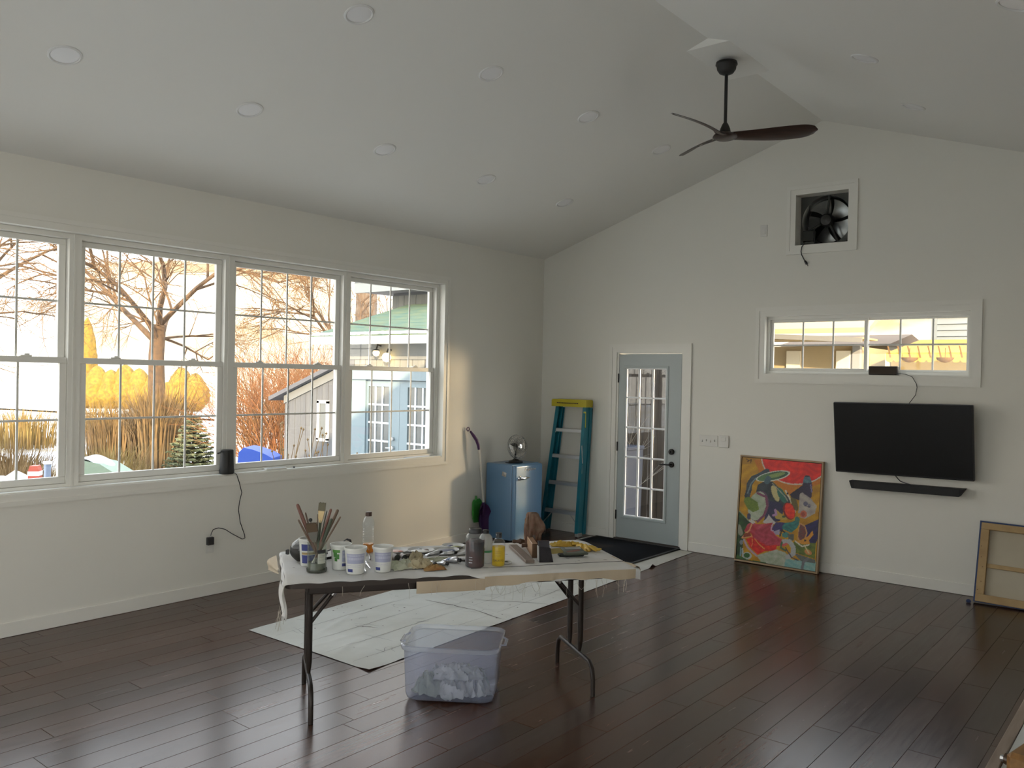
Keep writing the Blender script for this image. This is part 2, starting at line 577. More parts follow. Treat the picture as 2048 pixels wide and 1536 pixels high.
def casing(name, fn, a0, a1, b0, b1, wd, bottom=True, wide_b=None):
    """picture-frame casing in the plane given by fn(a, b, out); opening a0..a1 x b0..b1"""
    root = struct(name)
    def board(pa, pb, qa, qb, nm):
        for k, (e0, e1, th) in enumerate(((0.0, 1.0, 0.011), (0.62, 1.0, 0.018))):
            pass
    def piece(poly_in, nm):
        m = MB()
        m.prism(poly_in, 0.0006, 0.012, fn)
        # proud outer band
        (i0, i1, o1, o0) = poly_in
        L = lambda p, q, t_: (p[0] + (q[0] - p[0]) * t_, p[1] + (q[1] - p[1]) * t_)
        m.prism([L(i0, o0, .6), L(i1, o1, .6), o1, o0], 0.012, 0.019, fn)
        m.build(nm, TRIM, root)
    A0, A1, B0, B1 = a0 - wd, a1 + wd, b0 - wd, b1 + wd
    piece([(a0, b1), (a1, b1), (A1, B1), (A0, B1)], 'casing_board')
    if bottom:
        piece([(a0, b0), (a1, b0), (A1, B0), (A0, B0)], 'casing_board')
        lo = b0; lo2 = B0
    else:
        lo = lo2 = 0.002
    piece([(a0, lo), (a0, b1), (A0, B1), (A0, lo2)], 'casing_board')
    piece([(a1, lo), (a1, b1), (A1, B1), (A1, lo2)], 'casing_board')
    return root
casing('trim_1', lambda a, b, h: (h, a, b), OY0, OY1, OZ0, OZ1, 0.078)
casing('trim_2', lambda a, b, h: (a, -h, b), GX0, GX1, GZ0, GZ1, 0.092)
casing('trim_3', lambda a, b, h: (a, -h, b), DX0 - .004, DX1 + .004, 0.0, DZ1, 0.092, bottom=False)
casing('trim_4', lambda a, b, h: (a, -h, b), EX0, EX1, EZ0, EZ1, 0.085)

# jamb liner and stool of the wide window
jl = struct('trim_5')
MB().bb(-0.155, 0.0, OY0 + .001, OY1 - .001, OZ0 + .0005, OZ0 + .012).build('window_stool', TRIM, jl)

# the four double-hung windows
def sash(root, name, x, y0, y1, z0, z1, rb, rt, st, gl_x):
    fr = MB()
    d = 0.034
    fr.bb(x - d / 2, x + d / 2, y0, y1, z0, z0 + rb, 0.003)
    fr.bb(x - d / 2, x + d / 2, y0, y1, z1 - rt, z1, 0.003)
    fr.bb(x - d / 2, x + d / 2, y0, y0 + st, z0 + rb, z1 - rt, 0.003)
    fr.bb(x - d / 2, x + d / 2, y1 - st, y1, z0 + rb, z1 - rt, 0.003)
    so = fr.build(name, VINYL, root)
    a0, a1, b0, b1 = y0 + st, y1 - st, z0 + rb, z1 - rt
    MB().bb(x + gl_x - .0015, x + gl_x + .0015, a0 - .004, a1 + .004, b0 - .004, b1 + .004).build('pane', PANE, so)
    g = MB()
    for k in (1, 2, 3):
        yy = a0 + (a1 - a0) * k / 4
        g.bb(x - .011, x - .004, yy - .0075, yy + .0075, b0, b1)
    zz = (b0 + b1) / 2
    g.bb(x - .0112, x - .0038, a0, a1, zz - .0075, zz + .0075)
    g.build('grille', VINYL, so)
    return so
PITCHW = (OY1 - OY0) / 4
for i in range(4):
    y0 = OY0 + PITCHW * i; y1 = y0 + PITCHW
    wn = struct('window_%d' % (i + 1))
    f = MB()
    fw = 0.042
    zb, zt = OZ0 + .012, OZ1
    f.bb(-0.20, -0.072, y0 + .001, y0 + fw, zb, zt - .001)
    f.bb(-0.20, -0.072, y1 - fw, y1 - .001, zb, zt - .001)
    f.bb(-0.20, -0.072, y0 + fw, y1 - fw, zb, zb + .022)
    f.bb(-0.20, -0.072, y0 + fw, y1 - fw, zt - .036, zt - .001)
    f.bb(-0.20, -0.066, y1 - .012 if i < 3 else y1 - .02, y1 - .001, zb, zt - .001)
    f.build('window_frame', VINYL, wn)
    zm = 1.843
    sash(wn, 'upper_sash', -0.142, y0 + fw + .001, y1 - fw - .001, zm - .02, zt - .037, 0.040, 0.040, 0.048, 0.0)
    sash(wn, 'lower_sash', -0.104, y0 + fw + .001, y1 - fw - .001, zb + .023, zm + .022, 0.048, 0.042, 0.048, 0.0)
    for q in (0.25, 0.75):
        yy = y0 + PITCHW * q
        MB().box((-0.104, yy, zm + .027), (0.028, 0.075, 0.010), None, 0.003).box((-0.104, yy + .008, zm + .037), (0.018, 0.035, 0.012), None, 0.004).build('sash_lock', VINYL, wn)

# high slider window in the gable wall
wn = struct('window_5')
f = MB()
f.bb(GX0, GX1, 0.055, 0.145, GZ0, GZ0 + .030)
f.bb(GX0, GX1, 0.055, 0.145, GZ1 - .03, GZ1)
f.bb(GX0, GX0 + .028, 0.055, 0.145, GZ0 + .03, GZ1 - .03)
f.bb(GX1 - .02, GX1, 0.055, 0.145, GZ0 + .03, GZ1 - .03)
f.build('window_frame', VINYL, wn)
def slider(name, x0, x1, y, st):
    z0, z1 = GZ0 + .028, GZ1 - .028
    m = MB()
    m.bb(x0, x1, y - .014, y + .014, z0, z0 + st, .003); m.bb(x0, x1, y - .014, y + .014, z1 - st, z1, .003)
    m.bb(x0, x0 + st, y - .014, y + .014, z0 + st, z1 - st, .003); m.bb(x1 - st, x1, y - .014, y + .014, z0 + st, z1 - st, .003)
    so = m.build(name, VINYL, wn)
    a0, a1, b0, b1 = x0 + st, x1 - st, z0 + st, z1 - st
    MB().bb(a0 - .003, a1 + .003, y - .0015, y + .0015, b0 - .003, b1 + .003).build('pane', PANE, so)
    g = MB()
    for k in (1, 2):
        xx = a0 + (a1 - a0) * k / 3
        g.bb(xx - .008, xx + .008, y + .004, y + .011, b0, b1)
    g.bb(a0, a1, y + .0038, y + .0112, (b0 + b1) / 2 - .008, (b0 + b1) / 2 + .008)
    g.build('grille', VINYL, so)
slider('sliding_sash', GX0 + .028, 3.705, 0.085, 0.030)
slider('fixed_sash', 3.680, GX1 - .02, 0.118, 0.024)
MB().bb(3.685, 3.703, 0.058, 0.07, 2.13, 2.19, .003).build('sash_lock', VINYL, wn)

# the glazed door
DOORM = mat('pale_grey_blue_door_paint', rgb(170, 178, 177), 0.4)
MUNT = mat('white_muntin', (0.82, 0.83, 0.84), 0.35)
dr = struct('door_1')
y0, y1 = 0.004, 0.048
dx0, dx1, dz0, dz1 = 1.073, 1.843, 0.030, 2.066
gx0, gx1, gz0, gz1 = 1.158, 1.672, 0.272, 1.915
m = MB()
m.bb(dx0, gx0, y0, y1, dz0, dz1); m.bb(gx1, dx1, y0, y1, dz0, dz1)
m.bb(gx0, gx1, y0, y1, dz0, gz0); m.bb(gx0, gx1, y0, y1, gz1, dz1)
m.build('door_slab', DOORM, dr)
m = MB()
bw = 0.026
m.bb(gx0 - .022, gx1 + .022, y0 - .008, y0 + .001, gz0 - .022, gz0 + .004, .003); m.bb(gx0 - .022, gx1 + .022, y0 - .008, y0 + .001, gz1 - .004, gz1 + .022, .003)
m.bb(gx0 - .022, gx0 + .004, y0 - .008, y0 + .001, gz0, gz1, .003); m.bb(gx1 - .004, gx1 + .022, y0 - .008, y0 + .001, gz0, gz1, .003)
m.build('glazing_bead', DOORM, dr)
MB().bb(gx0, gx1, 0.024, 0.028, gz0, gz1).build('pane', PANE, dr)
g = MB()
for k in range(4):
    xx = gx0 + (gx1 - gx0) * k / 3
    if k in (0, 3):
        xx += 0.008 if k == 0 else -0.008
    g.bb(xx - .011, xx + .011, 0.004, 0.022, gz0, gz1, .003)
for k in range(6):
    zz = gz0 + (gz1 - gz0) * k / 5
    zz = min(max(zz, gz0 + .006), gz1 - .006)
    g.bb(gx0, gx1, 0.0045, 0.0215, zz - .009, zz + .009, .003)
g.build('muntin_grid', MUNT, dr)
m = MB()
m.bb(DX0 - .001, dx0 - .004, 0.001, 0.15, 0.0, DZ1); m.bb(dx1 + .006, DX1 + .001, 0.001, 0.15, 0.0, DZ1); m.bb(dx0 - .004, dx1 + .006, 0.001, 0.15, dz1 + .006, DZ1)
m.build('door_jamb', TRIM, dr)
MB().bb(DX0, DX1, -0.02, 0.16, 0.0005, 0.026, .006).build('threshold', mat('dark_bronze_sill', (0.05, 0.04, 0.035), 0.5), dr)
for z in (0.28, 1.04, 1.80):
    MB().tube([(dx0 - .003, -0.004, z - .05), (dx0 - .003, -0.004, z + .05)], 0.0075, 8).build('hinge', BLACKM, dr, 40)
kx = 1.788
m = MB()
m.lathe([(0.0, 0.03), (0.026, 0.028), (0.031, 0.02), (0.031, 0)], 20, (kx - .04, 0.0035, 1.024), RX(PI / 2))
m.box((kx - .04, -0.034, 1.024), (0.008, 0.016, 0.026), None, .002)
m.build('deadbolt', BLACKM, dr, 40)
m = MB()
m.lathe([(0.0, 0.016), (0.028, 0.014), (0.031, 0.008), (0.031, 0)], 20, (kx - .04, 0.0035, 0.888), RX(PI / 2))
m.tube([(kx - .04, -0.005, 0.888), (kx - .04, -0.05, 0.888)], 0.009, 10)
m.tube([(kx - .035, -0.05, 0.888), (kx - .08, -0.054, 0.889), (kx - .155, -0.052, 0.886)], [0.009, 0.0085, 0.006], 10)
m.build('lever_handle', BLACKM, dr, 40)
MB().bb(dx1 - .001, dx1 + .0015, 0.012, 0.04, 0.86, 0.92).bb(dx1 - .001, dx1 + .0015, 0.012, 0.04, 1.0, 1.05).build('latch_plate', BLACKM, dr)
# ------------------------------------------------------------------ outdoors
GZ = -0.40
SNOW = mat('snow', (0.80, 0.82, 0.86), 0.8, var=(0.70, 0.68, 0.62), vscale=0.35)
GROUND = mat('snowy_winter_lawn', (0.40, 0.32, 0.20), 0.95, var=(0.78, 0.79, 0.82), vscale=0.55)
ROADM = mat('cleared_snowy_road', (0.62, 0.60, 0.56), 0.9)
def hill_z(x, y):
    d = math.hypot(x - 6, y + 8)
    h = GZ
    if d > 52:
        k = min((d - 52) / 60.0, 1.0)
        ang = math.atan2(y + 8, -(x - 6))
        h += (k * k * (3 - 2 * k)) * (13.0 + 3.0 * math.sin(ang * 5.0) + 2 * math.sin(ang * 11 + 1))
    return h
MB().grid(lambda u, v: (-70 + 100 * u, -60 + 120 * v, GZ + 0.05 * mnoise.noise(Vector((u * 60, v * 60, 0))) - .03), 70, 80).build('ground', GROUND, kind='structure', smooth=60)
hm = MB()
def hp(u, v):
    a = math.radians(-20 + 140 * u); r = 50 + 110 * v
    x = 6 - r * math.cos(a); y = -8 + r * math.sin(a)
    return (x, y, hill_z(x, y) + (0.3 * mnoise.noise(Vector((x * .2, y * .2, 0))) if v > .05 else -.1))
hm.grid(hp, 80, 24)
hm.build('hillside', mat('sunny_snow_hillside', (0.20, 0.135, 0.06), 0.95, var=(0.62, 0.55, 0.42), vscale=0.06), kind='structure', smooth=60)
# snowy road seen across the yard
rd = MB()
rd.grid(lambda u, v: (-62 + 50 * u, 3.5 + 24 * u * .55 + v * 4.5, GZ + 0.06), 30, 2)
rd.build('road', ROADM, kind='structure')

BARK = mat('sunlit_bark', (0.13, 0.074, 0.036), 0.9, var=(0.07, 0.043, 0.025), vscale=9, bump=.6, bscale=30)
BARKG = mat('grey_bark', (0.20, 0.15, 0.11), 0.9, var=(0.10, 0.075, 0.055), vscale=7, bump=.7, bscale=24)
TWIG = mat('golden_twigs', (0.15, 0.078, 0.028), 0.9)
TWIGR = mat('orange_brush_twigs', (0.20, 0.068, 0.020), 0.9, var=(0.16, 0.085, 0.028), vscale=1.5)
STRAW = mat('dry_straw_grass', (0.19, 0.115, 0.042), 0.9, var=(0.12, 0.068, 0.025), vscale=3)
STRAWY = mat('yellow_dry_grass', (0.24, 0.165, 0.048), 0.9, var=(0.17, 0.10, 0.03), vscale=3)
GOLDF = mat('golden_arborvitae_foliage', (0.27, 0.155, 0.018), 0.9, var=(0.13, 0.085, 0.015), vscale=7, bump=1, bscale=16)
SPRUCE = mat('blue_green_spruce_needles', (0.13, 0.16, 0.09), 0.9, var=(0.20, 0.20, 0.11), vscale=5)

def branch(m, mt, rnd, p, d, L, r, lev, spread, droop, n):
    """one limb with its sub-limbs; thick limbs in m, thin twigs in mt"""
    k = 4 if lev > 1 else 3
    pts = [p.copy()]; q = p.copy(); dd = d.copy()
    for i in range(k):
        dd = (dd + Vector((rnd.uniform(-1, 1), rnd.uniform(-1, 1), rnd.uniform(-.6, .6))) * .16 + Vector((0, 0, -droop))).normalized()
        q = q + dd * (L / k); pts.append(q.copy())
    (m if lev > 1 else mt).tube(pts, [r * (1 - .5 * i / k) for i in range(k + 1)], 6 if lev > 2 else (4 if lev > 1 else 3), caps=False)
    if lev <= 0: return
    for j in range(n):
        f = rnd.uniform(.35, 1.0) if j else 1.0
        i = min(int(f * k), k - 1)
        b = pts[i].lerp(pts[i + 1], f * k - i)
        a = dd.orthogonal(); a.rotate(Matrix.Rotation(rnd.uniform(0, 2 * PI), 3, dd))
        nd = (dd + a * rnd.uniform(.4, 1) * spread).normalized()
        branch(m, mt, rnd, b, nd, L * rnd.uniform(.5, .78), r * (.5 if j else .55), lev - 1, spread, droop, n)

def bare_tree(loc, H, r, seed, label, lev=5, spread=.75, droop=.0, n=4, lean=(0, 0, 1), bark=None, group=None, twig=None, tall=.38, limb=.55):
    rnd = random.Random(seed)
    t = thing('bare_tree', label, 'tree', loc, group=group)
    m, mt = MB(), MB()
    trunk = H * tall
    d = Vector(lean).normalized()
    pts = [Vector((0, 0, -.15)) + d * (trunk + .15) * i / 4 + Vector((rnd.uniform(-1, 1), rnd.uniform(-1, 1), 0)) * r * .25 * (i > 0) for i in range(5)]
    m.tube(pts, [r * 1.35, r * 1.05, r * .95, r * .88, r * .8], 10, caps=False)
    for j in range(n):
        a = 2 * PI * j / n + rnd.uniform(-.4, .4)
        nd = (d * rnd.uniform(.5, 1.2) + Vector((math.cos(a), math.sin(a), .1)) * spread).normalized()
        branch(m, mt, rnd, pts[-1] - d * rnd.uniform(0, trunk * .3), nd, H * rnd.uniform(.26, .36), r * limb, lev - 1, spread, droop, n)
    m.build('trunk', bark or BARK, t, smooth=60)
    mt.build('twigs', twig or TWIG, t, kind='stuff')
    return t

def grass(loc, H, rad, nb, seed, label, material, cat='grass', group=None, name='grass_clump', lean=.35):
    rnd = random.Random(seed); m = MB()
    for i in range(int(nb * 1.9)):
        a = rnd.uniform(0, 2 * PI); q = rad * math.sqrt(rnd.random()) * .7
        b = Vector((q * math.cos(a), q * math.sin(a), 0)); h = H * rnd.uniform(.5, 1)
        o = Vector((math.cos(a), math.sin(a), 0)) * h * rnd.uniform(0, lean) + Vector((rnd.uniform(-1, 1), rnd.uniform(-1, 1), 0)) * h * .1
        wd = rnd.uniform(.0035, .008) * (1 + H)
        s_ = Vector((-math.sin(a + rnd.uniform(-1, 1)), math.cos(a), 0)) * wd
        p1 = b + o * .35 + Vector((0, 0, h * .6)); p2 = b + o * 1.15 + Vector((0, 0, h * rnd.uniform(.8, 1)))
        m.add([b - s_, b + s_, p1 + s_ * .7, p1 - s_ * .7, p2], [(0, 1, 2, 3), (3, 2, 4)])
    o = m.build(name, material)
    o.location = loc
    tag(o, label, cat, group, 'stuff')
    return o

def brush(loc, H, rad, nst, seed, label, material, group=None, lev=2):
    """leafless bush: many stems from the ground"""
    rnd = random.Random(seed); t = thing('bare_bush', label, 'bush', loc, group=group)
    m, mt = MB(), MB()
    for i in range(nst):
        a = rnd.uniform(0, 2 * PI); q = rad * math.sqrt(rnd.random())
        d = Vector((math.cos(a) * .35, math.sin(a) * .35, 1)).normalized()
        branch(m, mt, rnd, Vector((q * math.cos(a), q * math.sin(a), -.05)), d, H * rnd.uniform(.4, .62), .016, lev, .6, .0, 4)
    m.build('stems', material, t, kind='stuff'); mt.build('twigs', material, t, kind='stuff')
    return t

# trees
bare_tree((-16.85, 4.2, GZ), 10.5, .24, 11, 'large bare tree with a forked trunk in the middle of the yard', lev=5, spread=1.0, droop=.035, n=5, tall=.33, limb=.36)
bare_tree((-8.3, -4.6, GZ), 7.5, .11, 23, 'slim bare tree reaching over the top of the leftmost window', lev=5, spread=.9, n=4, tall=.30, droop=.02)
bare_tree((-11.2, 6.6, GZ), 7.5, .12, 31, 'bare tree with pale branches behind the grey lean-to roof', lev=5, spread=.8, n=5, tall=.36, limb=.45)
bare_tree((-14.0, 9.4, GZ), 15, .34, 41, 'thick tall trunk rising behind the green shingle roof', lev=4, spread=.6, n=4, tall=.62, bark=BARKG)
bare_tree((-22, 17, GZ), 8, .13, 53, 'bare tree beyond the orange brush and the lean-to', lev=4, spread=.8, n=4)
# orange thicket beside the lean-to
for k, (x, y, h, r_, lb) in enumerate(((-7.35, 1.5, 2.3, .45, 'orange leafless bush right before the grey lean-to'), (-8.6, 2.6, 2.6, .6, 'tall orange leafless bush behind the blue bin'),
                         (-10.0, 3.9, 2.6, .7, 'orange leafless bush left of the blue bin'), (-12.4, 5.9, 3.0, 1.0, 'high orange leafless bush in back of the lean-to'),
                         (-15.0, 9.5, 4.2, 1.6, 'rust coloured brush under the thick trunk'), (-19.0, 12.0, 3.6, 1.8, 'rust coloured brush far behind the lean-to roof'))):
    brush((x, y, GZ), h, r_, 46 if k < 3 else 60, 60 + k, lb, TWIGR, 'orange brush beside the lean-to')
# dry grasses
for k, a in enumerate(((-7.8, -2.9, .95, .9, 260, STRAW, 'brown dry grass clump seen low in the leftmost window'),
          (-9.8, -2.2, 1.1, 1.0, 260, STRAW, 'taller brown grass clump behind the snowy mound'),
          (-8.0, -1.5, .75, .9, 260, STRAWY, 'yellow grass clump just behind the green trash can'),
          (-9.6, -.6, .9, 1.0, 260, STRAWY, 'yellow grass clump right of the green trash can'),
          (-13.2, 2.4, 2.2, 1.0, 320, STRAW, 'tall straw plume grass at the foot of the large bare tree'),
          (-14.6, 2.0, 1.6, 1.1, 280, STRAW, 'straw grass left of the large bare tree'),
          (-11.8, 1.5, 1.9, .7, 260, STRAW, 'narrow tall straw grass left of the spruce'),
          (-19, 1.5, 1.3, 1.6, 280, STRAWY, 'low yellow grass patch along the road'),
          (-22, 5.0, 1.3, 1.8, 280, STRAWY, 'yellow grass patch below the golden hedge'))):
    x, y, h, r_, nb, mm, lb = a
    grass((x, y, GZ), h, r_, nb, 80 + k, lb, mm)
# thin dry stalks close to the window
rnd = random.Random(4)
for k, (x, y, h) in enumerate(((-2.25, -1.85, 1.55), (-2.0, -1.60, 1.6), (-1.80, -1.85, 1.5), (-2.75, -1.75, 1.6))):
    m = MB()
    for i in range(6):
        a = rnd.uniform(0, 6.28); b = Vector((rnd.uniform(-.06, .06), rnd.uniform(-.06, .06), 0))
        tpt = b + Vector((math.cos(a) * .35, math.sin(a) * .35, h * rnd.uniform(.75, 1)))
        m.tube([b, b.lerp(tpt, .5) + Vector((0, 0, .08)), tpt], [.008, .006, .004], 5)
        m.lathe([(0, -.02), (.016, 0), (0, .02)], 6, tpt)
    o = m.build('dry_stalks', STRAW); o.location = (x, y, GZ)
    tag(o, ('pale dry stalks against the grey lean-to', 'pale dry stalks before the narrow lit window', 'pale dry stalks at the right end of the lean-to wall', 'tall pale stalks beside the blue bin')[k], 'plant', 'dry stalks outside the third window', 'stuff')

# golden hedge of arborvitae
def arbor(seed, H, R):
    m = MB(); rnd = random.Random(seed)
    def fn(u, v):
        a = 2 * PI * u; z = v
        r = R * (math.sin(min(z * 2.2, 1) * PI / 2) ** .6) * (1 - z ** 3.0) ** .7 + .01
        n_ = mnoise.noise(Vector((math.cos(a) * 2 + seed, math.sin(a) * 2, z * 4))) * .22 + mnoise.noise(Vector((math.cos(a) * 7 + seed, math.sin(a) * 7, z * 14))) * .13
        r *= 1 + n_
        return (r * math.cos(a), r * math.sin(a), z * H)
    m.grid(fn, 28, 26)
    return m
protos = []
hx0, hy0, hx1, hy1 = -40.0, 12.5, -35.4, 16.3
for k in range(9):
    f_ = k / 8
    H = (2.1, 2.4, 2.2, 2.5, 2.3, 2.0, 1.6, 2.4, 2.1)[k]
    o = arbor(k * 3.1, H, .74).build('arborvitae', GOLDF, smooth=80)
    o.location = (hx0 + (hx1 - hx0) * f_, hy0 + (hy1 - hy0) * f_, GZ - .05)
    tag(o, 'golden arborvitae bush, %s of the hedge across the road' % ('leftmost', 'second from the left', 'third from the left', 'fourth from the left', 'middle one', 'fourth from the right', 'third from the right', 'second from the right', 'rightmost')[k], 'bush', 'golden hedge across the road')
o = arbor(40, 5.0, .55).build('arborvitae', GOLDF, smooth=80); o.location = (-41.6, 13.4, GZ)
tag(o, 'tall golden evergreen behind the left end of the hedge', 'tree')

# small spruce
t = thing('spruce', 'small blue green spruce standing before the golden hedge', 'tree', (-9.4, 1.0, GZ))
m = MB(); MB().tube([(0, 0, -.05), (0, 0, 1.3)], [.035, .008], 6).build('trunk', BARK, t)
rnd = random.Random(9)
for k in range(13):
    z = .12 + k * .095; R = .72 * (1 - z / 1.42)
    nb = 11
    for j in range(nb):
        a = 2 * PI * j / nb + k * .4 + rnd.uniform(-.15, .15); L = R * rnd.uniform(.75, 1.1)
        d = Vector((math.cos(a), math.sin(a), 0)); sd = Vector((-d.y, d.x, 0))
        b = Vector((0, 0, z)); e = b + d * L + Vector((0, 0, L * .12))
        m.tube([b, b.lerp(e, .5) - Vector((0, 0, .03)), e], [.012, .01, .004], 4, caps=False)
        for q in range(9):
            f_ = .2 + .8 * q / 8; p = b.lerp(e, f_)
            for s_ in (-1, 1):
                tip = p + (d * .7 + sd * s_).normalized() * .13 * (1.15 - f_ * .5) + Vector((0, 0, rnd.uniform(-.05, .03)))
                m.add([p - d * .028, p + d * .028, tip], [(0, 1, 2)])
                m.add([p - Vector((0, 0, .025)), p + Vector((0, 0, .025)), tip], [(0, 1, 2)])
m.build('branches', SPRUCE, t, kind='stuff')

# distant trees on the hill
rnd = random.Random(77)
for k in range(12):
    a = math.radians(36 + k * 4.2 + rnd.uniform(-1.2, 1.2)); r_ = rnd.uniform(100, 112)
    x = 6 - r_ * math.cos(a); y = -8 + r_ * math.sin(a)
    o_n = ('first', 'second', 'third', 'fourth', 'fifth', 'sixth', 'seventh', 'eighth', 'ninth', 'tenth', 'eleventh', 'twelfth')[k]
    t = thing('distant_tree', 'golden tree on the distant hillside, %s from the left' % o_n, 'tree', (x, y, hill_z(x, y) - .3), group='distant trees on the hillside')
    MB().tube([(0, 0, 0), (0, 0, 3)], [.4, .3], 7).build('trunk', BARK, t)
    H_, R_ = rnd.uniform(6, 9), rnd.uniform(3.0, 4.6)
    m = MB()
    for i in range(420):
        v_ = Vector((rnd.gauss(0, .42), rnd.gauss(0, .42), rnd.gauss(0, .36)))
        c_ = Vector((v_.x * R_, v_.y * R_, 2.2 + H_ * .45 + v_.z * H_ * .55)); d_ = Vector((rnd.uniform(-1, 1), rnd.uniform(-1, 1), rnd.uniform(-.2, 1.2))).normalized(); s_ = d_.orthogonal().normalized()
        L_ = rnd.uniform(.5, 1.5); m.add([c_ - s_ * .12, c_ + s_ * .12, c_ + d_ * L_], [(0, 1, 2)])
    m.build('crown', mat('golden_hill_foliage', (.20, .115, .03), .9, var=(.13, .075, .022), vscale=.4), t, kind='stuff')

# white house far left
WSIDE = mat('white_siding', (0.74, 0.73, 0.70), 0.7)
DKW = mat('dark_window_glass', (0.05, 0.055, 0.06), 0.15)
def siding_house(root, x0, x1, y0, y1, z0, z1, material, lap=.16, name='wall'):
    m = MB().bb(x0, x1, y0, y1, z0, z1)
    wo = m.build(name, material, root)
    return wo
t = thing('house', 'white house with a porch across the road at far left', 'house', (-46.5, 7.2, GZ), rz=math.radians(-38))
MB().bb(-5, 1.8, 0, 6, 0, 5.6).build('wall', WSIDE, t)
MB().prism([(-5.4, 5.6), (2.2, 5.6), (-1.6, 8.2)], -.4, 6.4, lambda a, b, h: (a, h, b)).build('roof', SNOW, t)
for x, z in ((.4, 4.0), (-2.2, 4.0), (-3.8, 4.0)):
    MB().bb(x - .5, x + .5, -.04, .05, z - .7, z + .7).build('window', DKW, t)
MB().bb(-4.5, 2.4, -2.2, 0, 2.6, 2.8).build('porch_roof', WSIDE, t)
for x in (-4.2, -2, 0.2, 2.2):
    MB().bb(x - .09, x + .09, -2.1, -1.92, 0, 2.6).build('porch_post', WSIDE, t)
MB().bb(-1.2, -.2, -.03, .05, .1, 2.2).build('door', mat('blue_door', (.12, .2, .38), .5), t)

# --- glazed wing with french doors, and its lean-to
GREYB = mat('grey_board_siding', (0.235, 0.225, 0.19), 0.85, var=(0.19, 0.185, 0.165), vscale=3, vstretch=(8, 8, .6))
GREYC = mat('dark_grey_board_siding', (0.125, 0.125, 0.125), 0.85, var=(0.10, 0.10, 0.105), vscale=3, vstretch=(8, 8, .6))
PLASTW = mat('shade_toned_white_door', (0.185, 0.235, 0.255), 0.4)  # white doors toned blue-grey: their shade is put into the colour
t = thing('house_wing', 'grey boarded wing with white french doors and a green roof', 'house', (0, 0, 0))
def boards(x0, x1, y, z0, z1fn, material, bw, root):
    n_ = max(1, round((x1 - x0) / bw)); s_ = (x1 - x0) / n_
    m = MB()
    for i in range(n_):
        a = x0 + s_ * i; b = a + s_ - .008
        m.prism([(a, z0), (b, z0), (b, z1fn(b)), (a, z1fn(a))], y - .018 - .003 * (i % 2), y, lambda p, q, h: (p, h, q))
    o = m.build('siding_boards', material, root, kind='stuff')
    return o
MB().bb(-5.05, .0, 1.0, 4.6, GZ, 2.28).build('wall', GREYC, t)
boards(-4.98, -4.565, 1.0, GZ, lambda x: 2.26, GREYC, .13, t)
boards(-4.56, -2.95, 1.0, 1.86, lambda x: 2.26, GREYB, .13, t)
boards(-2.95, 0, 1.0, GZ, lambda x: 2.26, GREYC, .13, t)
MB().bb(-5.1, -2.6, .965, .982, 2.02, 2.26).build('frieze_board', mat('grey_trim_board', (.17, .17, .16), .8), t)
MB().bb(-5.2, 0.2, .62, .98, 2.26, 2.29).build('soffit', mat('white_soffit', (.6, .6, .58), .6), t)
MB().bb(-5.2, 0.2, .58, .66, 2.25, 2.37, .01).build('gutter', mat('white_gutter', (.75, .75, .74), .4), t)
# shingle courses, each a part
GSH = mat('green_shingle', (0.035, 0.080, 0.060), 0.9, var=(0.085, 0.105, 0.05), vscale=3.5, vstretch=(1, 4, 4))
for k in range(9):
    ya, za = .60 + k * .24, 2.37 + k * .075
    MB().prism([(ya, za), (ya + .27, za + .0844), (ya + .27, za + .104), (ya, za + .022)], -5.25, .2, lambda p, q, h: (h, p, q)).build('shingle_course', GSH, t)
sn = MB()
sn.grid(lambda u, v: (-5.2 + 5.3 * u, .60 + .10 * v + .03 * mnoise.noise(Vector((u * 30, 0, 0))), 2.395 + .03 * math.sin(PI * v) + .025 * max(0, mnoise.noise(Vector((u * 40, 3, 0)))) * (1 - v) + .03 * v), 80, 4)
sn.build('snow_edge', SNOW, t)
# upper storey
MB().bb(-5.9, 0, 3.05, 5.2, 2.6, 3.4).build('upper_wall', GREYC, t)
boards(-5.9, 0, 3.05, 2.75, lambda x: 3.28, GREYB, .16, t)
MB().bb(-6.3, .3, 2.45, 5.4, 3.33, 3.36).build('eave_soffit', mat('grey_soffit', (.30, .30, .31), .7), t)
MB().bb(-6.3, .3, 2.42, 2.46, 3.30, 3.52).build('fascia', mat('blue_grey_fascia', (.17, .19, .20), .6), t)
MB().prism([(2.40, 3.50), (5.4, 4.58), (5.4, 4.68), (2.40, 3.56)], -6.35, .35, lambda p, q, h: (h, p, q)).build('upper_roof', SNOW, t)
# french doors
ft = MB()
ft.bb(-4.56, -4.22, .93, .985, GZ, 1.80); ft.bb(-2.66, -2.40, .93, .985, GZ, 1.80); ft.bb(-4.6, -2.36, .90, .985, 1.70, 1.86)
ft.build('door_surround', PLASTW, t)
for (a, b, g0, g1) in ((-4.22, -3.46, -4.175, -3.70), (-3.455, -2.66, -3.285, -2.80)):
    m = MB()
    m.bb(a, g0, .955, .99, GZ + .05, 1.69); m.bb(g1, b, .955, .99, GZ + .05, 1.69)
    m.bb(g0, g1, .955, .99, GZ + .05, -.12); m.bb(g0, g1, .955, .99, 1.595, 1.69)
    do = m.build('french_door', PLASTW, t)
    m = MB()
    for k in (1, 2): m.bb(g0 + (g1 - g0) * k / 3 - .014, g0 + (g1 - g0) * k / 3 + .014, .958, .985, -.12, 1.595)
    for k in range(1, 6): zz = -.12 + 1.715 * k / 6; m.bb(g0, g1, .957, .986, zz - .014, zz + .014)
    m.build('muntin_grid', mat('white_muntin_outside', (.72, .74, .75), .4), do)
    MB().bb(g0, g1, .975, .98, -.12, 1.595).build('pane', mat('dim_glass', (0.10, 0.105, 0.10), 0.12, spec=.8), do)
